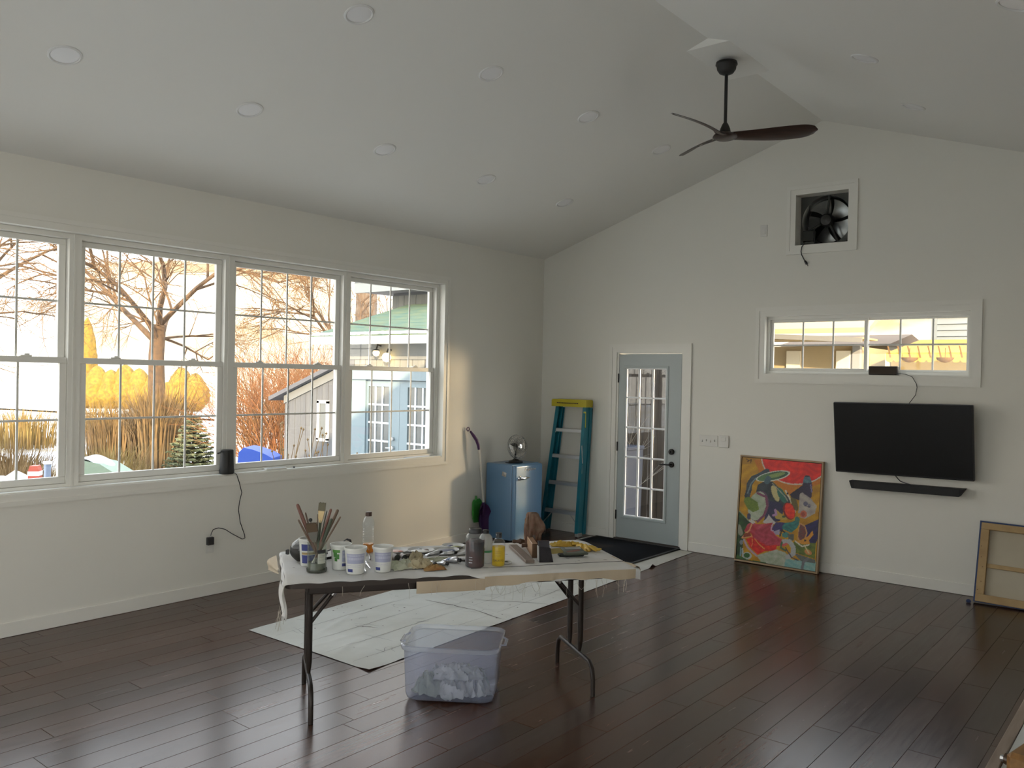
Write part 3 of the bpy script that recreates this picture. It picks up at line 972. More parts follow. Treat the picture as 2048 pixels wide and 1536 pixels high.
MB().lathe([(0, .05), (.028, .045), (.03, 0)], 14, (-3.58, .955, .79), RX(PI / 2)).build('deadbolt', STEEL, t, 40)
MB().lathe([(0, .05), (.03, .045), (.032, 0)], 14, (-3.58, .955, .65), RX(PI / 2)).tube([(-3.58, .92, .65), (-3.58, .91, .65), (-3.70, .905, .645)], .011, 8).build('door_handle', STEEL, t, 40, kind=None)
GLOW = mat('warm_glow_globe', (1, .8, .4), .5, emit=((1.0, .72, .30), 9.0))  # emissive globes added for the warm glow by the french doors
for x, z, r_ in ((-3.92, 2.12, .055), (-3.68, 2.05, .075)):
    pl_ = MB().tube([(x, .98, z + .11), (x, .90, z + .13), (x, .87, z + .05)], .014, 8).lathe([(0.0, .07), (.05, .05), (.055, .035)], 14, (x, .87, z)).build('glow_bracket', BLACKM, t)
    MB().lathe([(0, -r_), (r_ * .7, -r_ * .7), (r_, 0), (r_ * .7, r_ * .7), (0, r_)], 14, (x, .87, z)).build('glow_globe', GLOW, pl_, 80)
# lean-to
t = thing('lean_to', 'dark grey lean-to with a sloping roof and one narrow window', 'shed', (0, 0, 0))
zr = lambda x: 1.34 + (x + 6.4) * .34
MB().prism([(-6.4, GZ), (-5.06, GZ), (-5.06, zr(-5.06)), (-6.4, zr(-6.4))], 1.01, 3.2, lambda p, q, h: (p, h, q)).build('wall', GREYC, t)
boards(-6.4, -5.06, 1.0, GZ, zr, GREYC, .15, t)
MB().prism([(-6.72, zr(-6.72) + .05), (-5.06, zr(-5.06) + .05), (-5.06, zr(-5.06) + .12), (-6.72, zr(-6.72) + .12)], .86, 3.4, lambda p, q, h: (p, h, q)).build('roof', mat('slate_roof', (.10, .10, .11), .8), t)
MB().prism([(-6.40, zr(-6.4) - .10), (-5.06, zr(-5.06) - .10), (-5.06, zr(-5.06) + .04), (-6.40, zr(-6.4) + .04)], .955, .978, lambda p, q, h: (p, h, q)).build('barge_board', mat('grey_trim_board', (.17, .17, .16), .8), t)
wf_ = MB(); wf_.bb(-5.47, -5.42, .95, .985, .66, 1.32); wf_.bb(-5.23, -5.18, .95, .985, .66, 1.32); wf_.bb(-5.47, -5.18, .95, .985, 1.28, 1.33); wf_.bb(-5.47, -5.18, .95, .985, .64, .69)
wo = wf_.build('window', mat('white_window_trim', (.7, .69, .66), .5), t)
MB().bb(-5.43, -5.22, .97, .98, .68, 1.29).build('pane', mat('dim_glass', (0.10, 0.105, 0.10), 0.12, spec=.8), wo)

# bins outside
BLUE = mat('blue_bin_plastic', (0.012, 0.055, 0.32), 0.45)
t = thing('recycling_bin', 'blue plastic wheeled bin beside the orange brush', 'bin', (-3.35, -1.60, GZ + .02), rz=math.radians(38))
t.scale = (.62, .62, 1.06)
m = MB(); m.prism([(-.26, 0), (.26, 0), (.32, .95), (-.32, .95)], -.30, .30, lambda a, b, h: (a, h, b)); m.build('body', BLUE, t)
lid = MB()
prof = [(-.36, 0.0), (-.34, .13), (-.24, .19), (-.05, .17), (.20, .12), (.36, .07), (.38, 0)]
lid.prism(prof, -.34, .34, lambda a, b, h: (a, h, b + .94)); lid.build('lid', BLUE, t, 30)
MB().tube([(.38, -.28, .93), (.47, -.28, .96), (.47, .28, .96), (.38, .28, .93)], .016, 8).build('handle', BLUE, t)
for s_ in (-1, 1):
    MB().lathe([(.0, -.03), (.11, -.03), (.11, .03), (0, .03)], 16, (.27, .25 * s_, .11), RX(PI / 2)).build('wheel', BLACK, t)
GREENP = mat('grey_green_bin_plastic', (0.17, 0.215, 0.15), 0.5)
t = thing('trash_can', 'pale green trash can with snow on its domed lid', 'bin', (-4.42, -3.10, GZ - .06))
t.scale = (.74, .74, 1)
MB().lathe([(.24, 0), (.30, .88), (.33, .88), (.33, .92), (.30, .92)], 20).build('body', GREENP, t, 40)
m = MB()
m.prism([(-.40, 0), (-.40, .20), (-.30, .235), (.05, .19), (.42, .03), (.42, 0)], -.3, .3, lambda a, b, h: (a * .776 + h * -.63, a * .63 + h * .776, b + .90)); m.build('lid', GREENP, t, 20)
def capf(u, v):
    a, h = -.34 + .62 * u, -.28 + .56 * v
    return (a * .776 - h * .63, a * .63 + h * .776, 1.145 - .27 * max(0, u - .25) ** 1.2 + .05 * math.sin(PI * u) * math.sin(PI * v))
m = MB(); m.grid(capf, 12, 10)
m.build('snow_cap', SNOW, t, 80)
t = thing('post', 'blue grey post beside the snowy mound, low in the leftmost window', 'post', (-2.85, -4.42, GZ))
MB().bb(-.026, .026, -.026, .026, 0, 1.22, .006).build('shaft', mat('blue_grey_post_paint', (.20, .24, .33), .6), t)
MB().bb(-.034, .034, -.034, .034, 1.22, 1.25, .006).build('cap', SNOW, t)
t = thing('mailbox', 'small red and white mailbox half hidden by the window sill', 'mailbox', (-4.0, -4.08, GZ - .02), rz=.9)
t.scale = (.62, .62, 1)
MB().bb(-.04, .04, -.04, .04, 0, .95).build('post', mat('tan_wood_post', (.3, .22, .12), .8), t)
m = MB(); m.m = 0; m.prism([(-.09, 0), (.09, 0), (.09, .10), (.06, .16), (-.06, .16), (-.09, .10)], -.1, .1, lambda a, b, h: (a, h, b + .95)); m.build('box', mat('red_enamel', (.42, .07, .04), .45), t)
MB().bb(-.095, .095, -.105, .105, 1.0, 1.05).build('band', mat('white_enamel', (.7, .7, .7), .45), t)
m = MB(); m.grid(lambda u, v: (-1.6 + 3.2 * u, -1.0 + 2.0 * v, .75 * (math.sin(PI * u) * math.sin(PI * v)) ** .8 * (1 + .5 * mnoise.noise(Vector((u * 5, v * 5, 2))))), 24, 18)
o = m.build('snow_mound', SNOW, smooth=80); o.location = (-6.2, -3.7, GZ - .03); tag(o, 'mound of shovelled snow before the brown grass at far left', 'snow', kind='stuff')

# --- what the high window and the door look out on
TAN = mat('tan_stucco', (0.34, 0.25, 0.125), 0.85)
t = thing('neighbour_house', 'tan house with a deep eave seen through the high window', 'house', (0, 0, 0))
MB().bb(-6, 1.62, 6.6, 12, GZ, 2.42).build('wall', TAN, t)
MB().prism([(-6, 2.86), (1.95, 2.44), (1.95, 2.52), (-6, 2.94)], 5.75, 5.80, lambda a, b, h: (a, h, b)).build('gutter', mat('grey_gutter', (.16, .145, .12), .6), t)
MB().prism([(5.8, 2.60), (12.6, 5.6), (12.6, 5.7), (5.8, 2.68)], -6.1, 2.05, lambda p, q, h: (h, p, q + .0)).build('roof', mat('tan_roof', (.36, .27, .14), .85), t)
MB().bb(-6, 1.95, 5.8, 6.6, 2.50, 2.53).build('soffit', TAN, t)
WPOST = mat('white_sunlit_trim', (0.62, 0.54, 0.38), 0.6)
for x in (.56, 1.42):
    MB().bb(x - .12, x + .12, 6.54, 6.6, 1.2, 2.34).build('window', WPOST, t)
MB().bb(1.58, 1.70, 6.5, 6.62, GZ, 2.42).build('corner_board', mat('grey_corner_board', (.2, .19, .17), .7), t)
t = thing('house', 'white clapboard house at the right of the high window', 'house', (0, 0, 0))
CLAP = mat('shade_toned_white_clapboard', (.21, .235, .25), .7)  # white boards darkened to pale blue, shade included in the colour
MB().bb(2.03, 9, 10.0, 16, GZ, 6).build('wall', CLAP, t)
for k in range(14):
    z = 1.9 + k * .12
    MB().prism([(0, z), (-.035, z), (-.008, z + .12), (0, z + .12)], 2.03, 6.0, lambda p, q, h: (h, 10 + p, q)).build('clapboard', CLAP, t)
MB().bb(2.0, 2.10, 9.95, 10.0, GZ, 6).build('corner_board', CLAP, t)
t = thing('cottage', 'low brown roofed cottage seen in the centre of the high window', 'house', (0, 0, 0))
MB().bb(-2.2, .10, 14, 18, GZ, 2.78).build('wall', mat('cream_wall', (.30, .25, .17), .8), t)
MB().prism([(13.7, 2.74), (16, 3.12), (18.3, 2.74)], -2.6, .16, lambda p, q, h: (h, p, q)).build('roof', mat('brown_roof', (.17, .105, .06), .9), t)
MB().bb(-.2, -.0, 13.9, 14.02, 2.1, 2.45).build('window', DKW, t)
YEL = mat('yellow_canvas', (0.50, 0.30, 0.055), 0.8, var=(.40, .24, .05), vscale=4)
t = thing('market_canopy', 'yellow striped canopy with a scalloped valance outside the high window', 'canopy', (0, 0, 0))
MB().prism([(7.0, 2.30), (9.2, 2.62), (9.2, 2.64), (7.0, 2.32)], 1.98, 4.0, lambda p, q, h: (h, p, q)).build('roof_cloth', YEL, t)
vm = MB()
for k in range(16):
    a = 1.98 + k * .126; b = a + .126
    vm.prism([(a, 2.31), (b, 2.31), (b, 2.20), (a + .095, 2.165), (a + .031, 2.165), (a, 2.20)], 6.985, 6.995, lambda p, q, h: (p, h, q))
vm.build('valance', YEL, t, kind='stuff')
STRIPE = mat('brown_stripe', (.16, .085, .03), .85)
for k in range(13):
    a = 2.0 + k * .155
    MB().prism([(a, 2.43), (a + .022, 2.43), (a + .07, 2.24), (a + .048, 2.24)], 6.975, 6.983, lambda p, q, h: (p, h, q)).build('stripe', STRIPE, t)
for x in (2.0, 4.0):
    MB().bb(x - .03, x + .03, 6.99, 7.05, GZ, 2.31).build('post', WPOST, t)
for k, x in enumerate((2.40, 2.93)):
    o = thing('hanging_lantern', 'brown bowl shaped lantern under the canopy, %s one' % ('left', 'right')[k], 'lantern', (x, 6.8, 2.15), group='lanterns under the canopy')
    MB().lathe([(0, 0), (.06, .012), (.12, .05), (.135, .085), (.0, .085)], 16).build('bowl', STRIPE, o, 50)
    MB().tube([(0, 0, .085), (0, 0, .24)], .006, 6).build('cord', STRIPE, o)
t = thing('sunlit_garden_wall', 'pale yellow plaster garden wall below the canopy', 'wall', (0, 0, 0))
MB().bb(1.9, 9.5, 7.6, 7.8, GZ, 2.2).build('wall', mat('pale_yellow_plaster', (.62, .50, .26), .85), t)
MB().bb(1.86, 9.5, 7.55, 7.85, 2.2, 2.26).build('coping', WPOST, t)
# board fence outside the door
FEN = mat('weathered_fence_board', (0.060, 0.048, 0.040), 0.85, var=(.038, .032, .030), vscale=4, vstretch=(6, 6, .5), objrand=.25)
t = thing('board_fence', 'dark weathered board fence just outside the glazed door', 'fence', (-1.9, 2.0, GZ))
bm_ = None
for k in range(18):
    if bm_ is None:
        bo = MB().box((0, 0, 1.2), (.142, .022, 2.4), None, .004).build('board', FEN, t); bm_ = bo.data
    else:
        bo = bpy.data.objects.new('board', bm_); C.objects.link(bo); bo.parent = t
    bo.location = (.07 + k * .148, (.008 if k % 2 else 0), 0)
for z in (.4, 1.9):
    MB().bb(0, 2.68, .02, .06, z, z + .09).build('rail', FEN, t)
t = thing('storage_tote', 'slate blue plastic tote outside the door, low behind the middle panes', 'bin', (.30, 1.35, GZ))
MB().prism([(-.17, 0), (.17, 0), (.20, 1.28), (-.20, 1.28)], -.2, .2, lambda a, b, h: (a, h, b)).build('body', mat('slate_blue_plastic', (.020, .026, .045), .6), t)
MB().bb(-.215, .215, -.215, .215, 1.28, 1.33, .01).build('lid', mat('slate_blue_plastic', (.020, .026, .045), .6), t)
t = thing('bare_vine', 'tangle of bare vine stems on the fence outside the door', 'plant', (0.1, 1.0, GZ))
rnd = random.Random(8); m, mt = MB(), MB()
for i in range(5):
    branch(m, mt, rnd, Vector((rnd.uniform(-.3, .35), rnd.uniform(-.1, .2), 0)), Vector((rnd.uniform(-.3, .3), .1, 1)).normalized(), 1.0, .008, 2, .7, .01, 4)
m.build('stems', mat('grey_vine', (.22, .20, .17), .9), t, kind='stuff'); mt.build('twigs', mat('grey_vine', (.22, .20, .17), .9), t, kind='stuff')
t = thing('garden_bracket', 'white crossed bracket hanging outside the door, upper left pane', 'bracket', (.43, 1.05, 1.47))
MB().tube([(-.06, 0, 0), (.10, 0, 0)], .012, 6).tube([(0, 0, -.04), (.06, 0, .20)], .011, 6).build('rods', mat('white_enamel', (.7, .7, .7), .45), t)
# unseen house added behind the camera to keep low sun off the glazing
t = thing('house', 'added unseen white house behind the viewer that blocks the low sun', 'house', (12, -19.0, GZ))
MB().bb(-13, 16, -6, 0, 0, 9.8).build('wall', WSIDE, t)
MB().prism([(-6.4, 9.8), (.4, 9.8), (-3, 11.2)], -13.3, 16.3, lambda p, q, h: (h, p, q)).build('roof', mat('slate_roof', (.10, .10, .11), .8), t)
# ------------------------------------------------------------------ ceiling things
RIM = mat('light_trim_white', (0.76, 0.75, 0.73), 0.55)
LENS = mat('light_lens_white', (0.84, 0.83, 0.83), 0.4)
def rlight(x, y, label):
    right = x > XR
    z = gtop(x)
    n_ = Vector((SL if not right else -SL, 0, -1)).normalized()
    t = thing('recessed_light', label, 'ceiling light', (x, y, z), group='recessed ceiling lights')
    R = align(n_)
    MB().lathe([(.074, .0004), (.074, .004), (.080, .008), (.089, .005), (.091, .0004)], 28, (0, 0, 0), R).build('trim_ring', RIM, t, 40)
    MB().lathe([(0, .003), (.06, .0035), (.075, .001)], 28, (0, 0, 0), R).build('lens', LENS, t, 60)
rowN = ('nearest the gable', 'second from the gable', 'third from the gable', 'fourth from the gable', 'farthest left')
for k, y in enumerate((-1.125, -2.340, -3.555, -4.775, -5.972)):
    rlight(1.09, y, 'round white ceiling light in the row above the windows, ' + rowN[k])
for k, y in enumerate((-1.140, -2.345, -3.565, -4.770)):
    rlight(2.188, y, 'round white ceiling light left of the ridge, ' + ('beside the fan blades', 'second from the fan', 'third from the fan', 'at the top edge')[k])
for k, y in enumerate((-1.120, -2.335)):
    rlight(4.352, y, 'round white ceiling light right of the fan, ' + ('lower one near the gable wall', 'upper one')[k])
rlight(5.40, -3.55, 'flat round white ceiling light in the upper right corner')

# ceiling fan
FANW = mat('dark_walnut_blade', (0.060, 0.034, 0.026), 0.38, var=(0.032, 0.019, 0.015), vscale=6, vstretch=(1, 8, 1))
t = thing('ceiling_fan', 'black ceiling fan with three dark carved wooden blades on a long rod', 'fan', (XR, -2.10, HR - .078))
m = MB(); m.lathe([(0, -.001), (.078, -.001), (.082, -.02), (.074, -.03), (.070, -.055), (.052, -.082), (.026, -.094), (0, -.096)], 28).build('canopy', BLACKM, t, 40)
MB().tube([(0, 0, -.09), (0, 0, -.50)], .0125, 12).build('downrod', BLACKM, t, 40)
MB().lathe([(.013, -.455), (.022, -.468), (.036, -.50), (.042, -.528), (.03, -.545), (0, -.546)], 24).build('motor_collar', BLACKM, t, 40)
MB().lathe([(0, -.53), (.055, -.535), (.085, -.55), (.092, -.565), (.07, -.580), (.0, -.584)], 28).build('hub', FANW, t, 40)
def blade():
    m = MB()
    def pt(u, v, top):
        s_ = u
        r_ = .02 + .645 * s_
        wv = .046 + .034 * (3 * min(1, s_ / .7) ** 2 - 2 * min(1, s_ / .7) ** 3) + .02 * max(0, 1 - s_ * 6)
        tip = max(0.0, (s_ - .78) / .22)
        wv *= math.sqrt(max(0.0004, 1 - tip ** 2.2))
        sw = .035 * math.sin(PI * s_) - .02 * s_
        ang = math.radians(-(30 - 7 * s_) * min(1, .25 + s_ * 4))
        a = (v - .5) * 2 * wv * .92
        th = (.011 * (1 - ((v - .5) * 2) ** 2) + .0015) * (1 - .55 * s_) + .0008
        z = -.556 + .018 * s_ + a * math.sin(ang) + (th if top else -th)
        return (r_, sw + a * math.cos(ang), z)
    m.grid(lambda u, v: pt(u, v, True), 26, 8)
    m.grid(lambda u, v: pt(u, v, False), 26, 8)
    return m
b0 = blade().build('blade', FANW, t, 50)
b0.rotation_euler = (0, 0, math.radians(27.5))
for a in (147.5, 264):
    b = b0.copy(); C.objects.link(b); b.rotation_euler = (0, 0, math.radians(a))

# ------------------------------------------------------------------ gable wall things
# exhaust fan in its framed recess
GALV = mat('grimy_galvanised_steel', (0.32, 0.33, 0.32), 0.28, metal=.85, var=(.16, .165, .16), vscale=5)
DARKR = mat('dark_fan_housing', (0.035, 0.037, 0.033), 0.7)
ecx, ecz = (EX0 + EX1) / 2, (EZ0 + EZ1) / 2
t = thing('exhaust_fan', 'grimy metal exhaust fan set in a white framed square opening high on the gable wall', 'fan', (ecx, .10, ecz))
m = MB()
h = .26
m.bb(-h, h, .05, .30, -h, -h + .012); m.bb(-h, h, .05, .30, h - .012, h); m.bb(-h, -h + .012, .05, .30, -h, h); m.bb(h - .012, h, .05, .30, -h, h); m.bb(-h, h, .29, .31, -h, h)
m.build('housing', DARKR, t)
RXm = RX(-PI / 2)
MB().olathe([(.262, .0), (.235, .015), (.225, .05), (.225, .10)], 40, (.02, .03, 0), RXm).build('orifice_ring', GALV, t, 50)
pb = MB()
pb.m = 0
# square panel with round hole
n_ = 40
vs = []; fs = []
for k in range(n_):
    a = 2 * PI * k / n_
    c_, s_ = math.cos(a), math.sin(a)
    q = .249 / max(abs(c_), abs(s_))
    vs.append((.02 * 0 + .238 * c_ * .99, .03, .238 * s_)); vs.append((q * c_, .03, q * s_))
for k in range(n_):
    a, b = 2 * k, (2 * k + 2) % (2 * n_)
    fs.append((a, b, b + 1, a + 1))
MB().add(vs, fs).build('mounting_panel', mat('dark_grey_panel', (.075, .078, .072), .55, metal=.4), t)
def eblade(a):
    m = MB()
    def pt(u, v):
        r_ = .045 + .165 * u
        an = a + (v - .5) * (.80 + .25 * u) + .25 * u
        return (r_ * math.cos(an), .10 - .05 * (v - .5) * (1.2 - .4 * u), r_ * math.sin(an))
    m.grid(pt, 8, 8)
    return m
for k in range(5):
    eblade(2 * PI * k / 5 + .55).build('blade', GALV, t, 60)
MB().lathe([(0, .07), (.05, .065), (.062, .05), (.064, -.02), (.0, -.02)], 24, (0, .075, 0), RX(PI / 2)).build('motor', mat('black_motor', (.02, .02, .018), .5), t, 40)
MB().tube([(-.06, .05, -.03), (-.20, .05, -.10), (-.24, .05, -.12)], .011, 8).tube([(0.03, .05, -.05), (.10, .05, -.20), (.11, .05, -.24)], .011, 8).tube([(0, .05, .05), (.02, .05, .24)], .011, 8).build('motor_bracket', DARKR, t, 40)
MB().box((-.17, .045, -.14), (.12, .05, .11), None, .01).build('junction_box', DARKR, t)
MB().tube([(-.16, .03, .16), (-.175, .02, .05), (-.17, .03, -.05)], .005, 6).tube([(-.12, .02, -.10), (-.10, .01, -.22), (-.09, .02, -.24)], .005, 6).build('wiring', BLACK, t)
cr = MB().tube([(3.121 - ecx, -.005 - .09, 3.125 - ecz), (3.108 - ecx, -.125, 3.095 - ecz), (3.10 - ecx, -.125, 3.05 - ecz), (3.105 - ecx, -.123, 3.02 - ecz), (3.139 - ecx, -.122, 2.955 - ecz)], .0045, 8).build('power_cord', BLACK, t, 60)
MB().tube([(3.139 - ecx, -.122, 2.957 - ecz), (3.158 - ecx, -.12, 2.925 - ecz)], [.009, .012], 8).tube([(3.16 - ecx, -.12, 2.926 - ecz), (3.170 - ecx, -.12, 2.905 - ecz)], .003, 4).build('plug', BLACK, cr)

PLATE = mat('ivory_switch_plate', (0.70, 0.68, 0.63), 0.4)
t = thing('wall_plate', 'small blank white wall plate left of the exhaust fan', 'switch', (2.717, -.0005, 3.285))
MB().box((0, -.003, 0), (.070, .006, .114), None, .002).build('cover', PLATE, t)
MB().box((0, -.007, 0), (.033, .004, .066), None, .001).build('insert', PLATE, t)
t = thing('light_switch', 'wide four gang white switch plate right of the door', 'switch', (2.172, -.0005, 1.170))
MB().box((0, -.003, 0), (.205, .006, .114), None, .002).build('cover', PLATE, t)
for k in range(4):
    MB().box((-.069 + k * .046, -.008, .004 * (1 if k % 2 else -1)), (.010, .014, .022), RX(.4 if k % 2 else -.4), .002).build('toggle', PLATE, t)
t = thing('dimmer', 'separate white dimmer box at the right end of the switch plate', 'switch', (2.345, -.0005, 1.172))
MB().box((0, -.008, 0), (.105, .016, .125), None, .004).build('cover', PLATE, t)
MB().box((0, -.018, .025), (.05, .006, .04), None, .002).build('slider', PLATE, t)

# television and soundbar
TVB = mat('television_black', (0.006, 0.006, 0.006), 0.22)
t = thing('television', 'large black flat television tilted down on the gable wall', 'television', (4.069, -.125, 1.303), rot=(math.radians(8), math.radians(-.7), 0))
MB().box((0, 0, 0), (1.148, .035, .650), None, .006).build('housing', BLACK, t)
MB().box((0, -.0185, .004), (1.130, .002, .630), None).build('screen', mat('dark_screen', (0.004, 0.004, 0.004), 0.35, spec=.3), t)
MB().box((0, .06, -.02), (.5, .09, .3), None, .01).build('wall_mount', BLACKM, t)
t = thing('soundbar', 'black soundbar with slanted ends mounted below the television', 'speaker', (4.098, -.0005, .872), rot=(0, math.radians(-.75), 0))
MB().prism([(-.478, .035), (.478, .035), (.430, -.033), (-.455, -.033)], .0, -.095, lambda a, b, h: (a, h, b)).build('housing', mat('soundbar_cloth', (.012, .012, .013), .8), t)
MB().box((0, -.0955, 0.001), (.86, .002, .058)).build('grille', mat('soundbar_mesh', (.016, .016, .017), .7), t)
cb = MB().tube([(4.022, -.11, .985), (4.035, -.06, .95), (4.05, -.04, .928), (4.10, -.035, .913), (4.152, -.05, .906)], .0045, 8).build('cable', BLACK, smooth=60)
tag(cb, 'short black cable looping from the television to the soundbar', 'cable')
# small speaker on the sill of the high window
t = thing('speaker_box', 'small brown black box standing on the sill of the high window', 'speaker', (3.866, .022, GZ0 + .001))
MB().box((0, 0, .041), (.250, .045, .080), None, .006).build('body', mat('dark_brown_box', (.035, .025, .02), .5), t)
MB().box((0, -.0235, .041), (.225, .002, .06), None).build('front_grille', mat('box_grille', (.05, .035, .025), .8), t)
cb = MB().tube([(3.99, .0, GZ0 + .02), (4.06, -.012, GZ0 + .012), (4.122, -.03, 1.862), (4.158, -.03, 1.80), (4.165, -.03, 1.768), (4.154, -.03, 1.701), (4.10, -.06, 1.61)], .0028, 6).build('cable', mat('thin_dark_cable', (.04, .035, .03), .6), smooth=60)
tag(cb, 'thin dark cable running from the high window sill down behind the television', 'cable')

# ------------------------------------------------------------------ the painting
def painting_colours(nu, nv):
    U, V = np.meshgrid(np.linspace(0, 1, nu + 1), np.linspace(0, 1, nv + 1))
    V1 = 1 - V
    TL, TR, BR, BL = (230, 165), (1068, 232), (1005, 1395), (165, 1275)
    X = (TL[0] * (1 - U) + TR[0] * U) * (1 - V1) + (BL[0] * (1 - U) + BR[0] * U) * V1
    Y = (TL[1] * (1 - U) + TR[1] * U) * (1 - V1) + (BL[1] * (1 - U) + BR[1] * U) * V1
    col = np.zeros(X.shape + (3,))
    rs = np.random.RandomState(3)
    # wobble so edges look brushed
    wob = lambda s, a: a * np.sin(X / s + 1.3 * np.sin(Y / (s * 1.7)))
    def put(mask, c, c2=None, grad=None):
        c = np.array(c, float)
        if c2 is not None:
            g = np.clip(grad, 0, 1)[..., None]
            cc = c * (1 - g) + np.array(c2, float) * g
            col[mask] = cc[mask]
        else:
            col[mask] = c
    def poly(pts):
        inside = np.zeros(X.shape, bool)
        n_ = len(pts)
        for i in range(n_):
            x0, y0 = pts[i]; x1, y1 = pts[(i + 1) % n_]
            if y0 == y1: continue
            cnd = ((y0 > Y) != (y1 > Y)) & (X < (x1 - x0) * (Y - y0) / (y1 - y0) + x0)
            inside ^= cnd
        return inside
    def ell(cx, cy, rx, ry, rot=0):
        a = math.radians(rot); dx, dy = X - cx, Y - cy
        return ((dx * math.cos(a) + dy * math.sin(a)) / rx) ** 2 + ((-dx * math.sin(a) + dy * math.cos(a)) / ry) ** 2 < 1
    def line(pts, wd):
        mm = np.zeros(X.shape, bool)
        for (x0, y0), (x1, y1) in zip(pts[:-1], pts[1:]):
            L2 = (x1 - x0) ** 2 + (y1 - y0) ** 2 + 1e-6
            t_ = np.clip(((X - x0) * (x1 - x0) + (Y - y0) * (y1 - y0)) / L2, 0, 1)
            mm |= np.hypot(X - x0 - t_ * (x1 - x0), Y - y0 - t_ * (y1 - y0)) < wd
        return mm
    nz = lambda s: np.sin(X / s + 2 * np.sin(Y / s * .8)) * np.sin(Y / s * 1.3 + 1.7 * np.cos(X / s * .7)) * .5 + .5
    put(np.ones(X.shape, bool), (196, 146, 0), (150, 100, 0), nz(40) * .7)
    put(poly([(440, 180), (560, 300), (700, 420), (860, 560), (760, 590), (560, 420), (420, 330), (360, 200)]), (190, 110, 12))
    put(poly([(440, 165), (440, 190), (520, 330), (700, 450), (860, 520), (1080, 440), (1080, 160)]), (190, 110, 12))
    put(ell(790, 190, 352, 274, 6), (205, 190, 170)); put(ell(790, 188, 340, 262, 6), (236, 40, 22), (200, 25, 20), nz(25))
    put(poly([(230, 165), (345, 172), (340, 240), (228, 245)]), (165, 118, 8))
    put(line([(270, 185), (300, 200), (285, 215), (330, 190), (320, 230)], 4), (70, 45, 10))
    # lower left greens, right blue
    put(poly([(180, 740), (330, 880), (250, 1010), (220, 1290), (150, 1290)]), (45, 84, 28), (20, 45, 18), nz(30))
    put(poly([(1040, 830), (900, 900), (860, 1010), (870, 1130), (1000, 1120), (1040, 1000)]), (38, 24, 92), (16, 14, 60), nz(30))
    put(poly([(780, 1080), (1010, 1090), (1000, 1260), (800, 1200)]), (110, 120, 30), (70, 90, 30), nz(22))
    # kettle handle
    put(line([(285, 590), (305, 520), (310, 460), (350, 400), (420, 370), (500, 320)], 30), (58, 72, 80), (35, 45, 55), nz(20))
    put(line([(290, 560), (325, 460), (380, 395)], 7), (100, 120, 125))
    put(poly([(490, 305), (530, 310), (520, 340), (400, 390)]), (50, 62, 72))
    # kettle body
    put(poly([(380, 560), (400, 470), (470, 430), (560, 430), (700, 570), (760, 640), (650, 800), (560, 850), (480, 800)]), (30, 38, 44), (52, 60, 66), nz(35))
    put(poly([(500, 640), (640, 660), (690, 720), (640, 860), (540, 880), (470, 860)]), (40, 38, 72))
    # lid
    put(ell(565, 372, 186, 52, -12), (196, 200, 185)); put(ell(562, 372, 170, 42, -12), (88, 122, 78), (48, 78, 60), (X - 400) / 330)
    put(ell(600, 360, 100, 22, -14), (130, 150, 88)); put(line([(515, 400), (500, 430)], 30), (66, 92, 100))
    # pale oval belly with green leaf
    put(ell(410, 700, 108, 168, 14), (88, 62, 84)); put(ell(398, 700, 100, 160, 14), (150, 160, 132), (178, 182, 158), nz(30))
    put(line([(400, 560), (490, 600), (505, 700), (470, 800), (400, 870)], 12), (120, 60, 85))
    put(poly([(255, 610), (310, 600), (400, 660), (415, 740), (350, 770), (290, 730), (250, 660)]), (88, 110, 30), (110, 130, 36), nz(10))
    put(ell(305, 815, 22, 34), (62, 58, 84))
    put(ell(590, 560, 34, 92, -20), (190, 176, 120)); put(ell(660, 580, 36, 92, -25), (40, 100, 84))
    put(line([(700, 530), (760, 650), (800, 760)], 8), (206, 196, 170)); put(ell(790, 660, 30, 90, -18), (96, 84, 36)); put(ell(720, 560, 10, 12), (30, 20, 40))
    # red egg and bottle
    put(ell(735, 750, 62, 96, -16), (120, 16, 14)); put(ell(742, 748, 50, 88, -16), (236, 62, 20), (205, 30, 16), nz(18))
    put(poly([(870, 470), (880, 440), (970, 440), (975, 520), (960, 620), (860, 640), (760, 600), (740, 570)]), (30, 22, 44), (58, 44, 78), (X - 820) / 200)
    put(poly([(895, 368), (950, 372), (972, 440), (875, 440)]), (96, 128, 136), (66, 96, 110), nz(20)); put(ell(922, 368, 28, 8), (30, 30, 40))
    put(line([(958, 460), (968, 540)], 6), (120, 110, 150))
    # pale fish face
    put(poly([(830, 770), (848, 560), (870, 545), (960, 610), (1020, 690), (1000, 770), (900, 830), (830, 810)]), (182, 172, 156), (150, 140, 134), nz(32))
    put(ell(905, 668, 24, 24), (92, 90, 110)); put(ell(942, 690, 16, 22), (110, 106, 118)); put(line([(900, 690), (950, 700)], 5), (70, 66, 84))
    put(poly([(825, 770), (880, 780), (850, 815), (815, 800)]), (190, 130, 40)); put(ell(885, 780, 34, 40), (190, 96, 66)); put(ell(880, 782, 18, 24), (150, 66, 50))
    # white petals, pitcher and figures
    put(poly([(500, 830), (520, 790), (555, 840), (600, 880), (560, 900), (450, 880)]), (190, 182, 176))
    put(poly([(580, 800), (600, 735), (640, 770), (720, 830), (700, 850), (600, 840)]), (176, 150, 66)); put(line([(590, 740), (600, 790), (570, 800)], 12), (170, 130, 165)); put(ell(680, 812, 20, 12), (60, 84, 40))
    put(poly([(600, 870), (690, 880), (690, 940), (600, 1000), (540, 960)]), (58, 44, 96)); put(poly([(560, 980), (640, 950), (635, 1010), (590, 1010)]), (160, 150, 170))
    put(poly([(690, 880), (760, 870), (830, 830), (845, 880), (820, 930), (760, 985), (670, 950), (660, 920)]), (48, 130, 118), (30, 92, 90), nz(16))
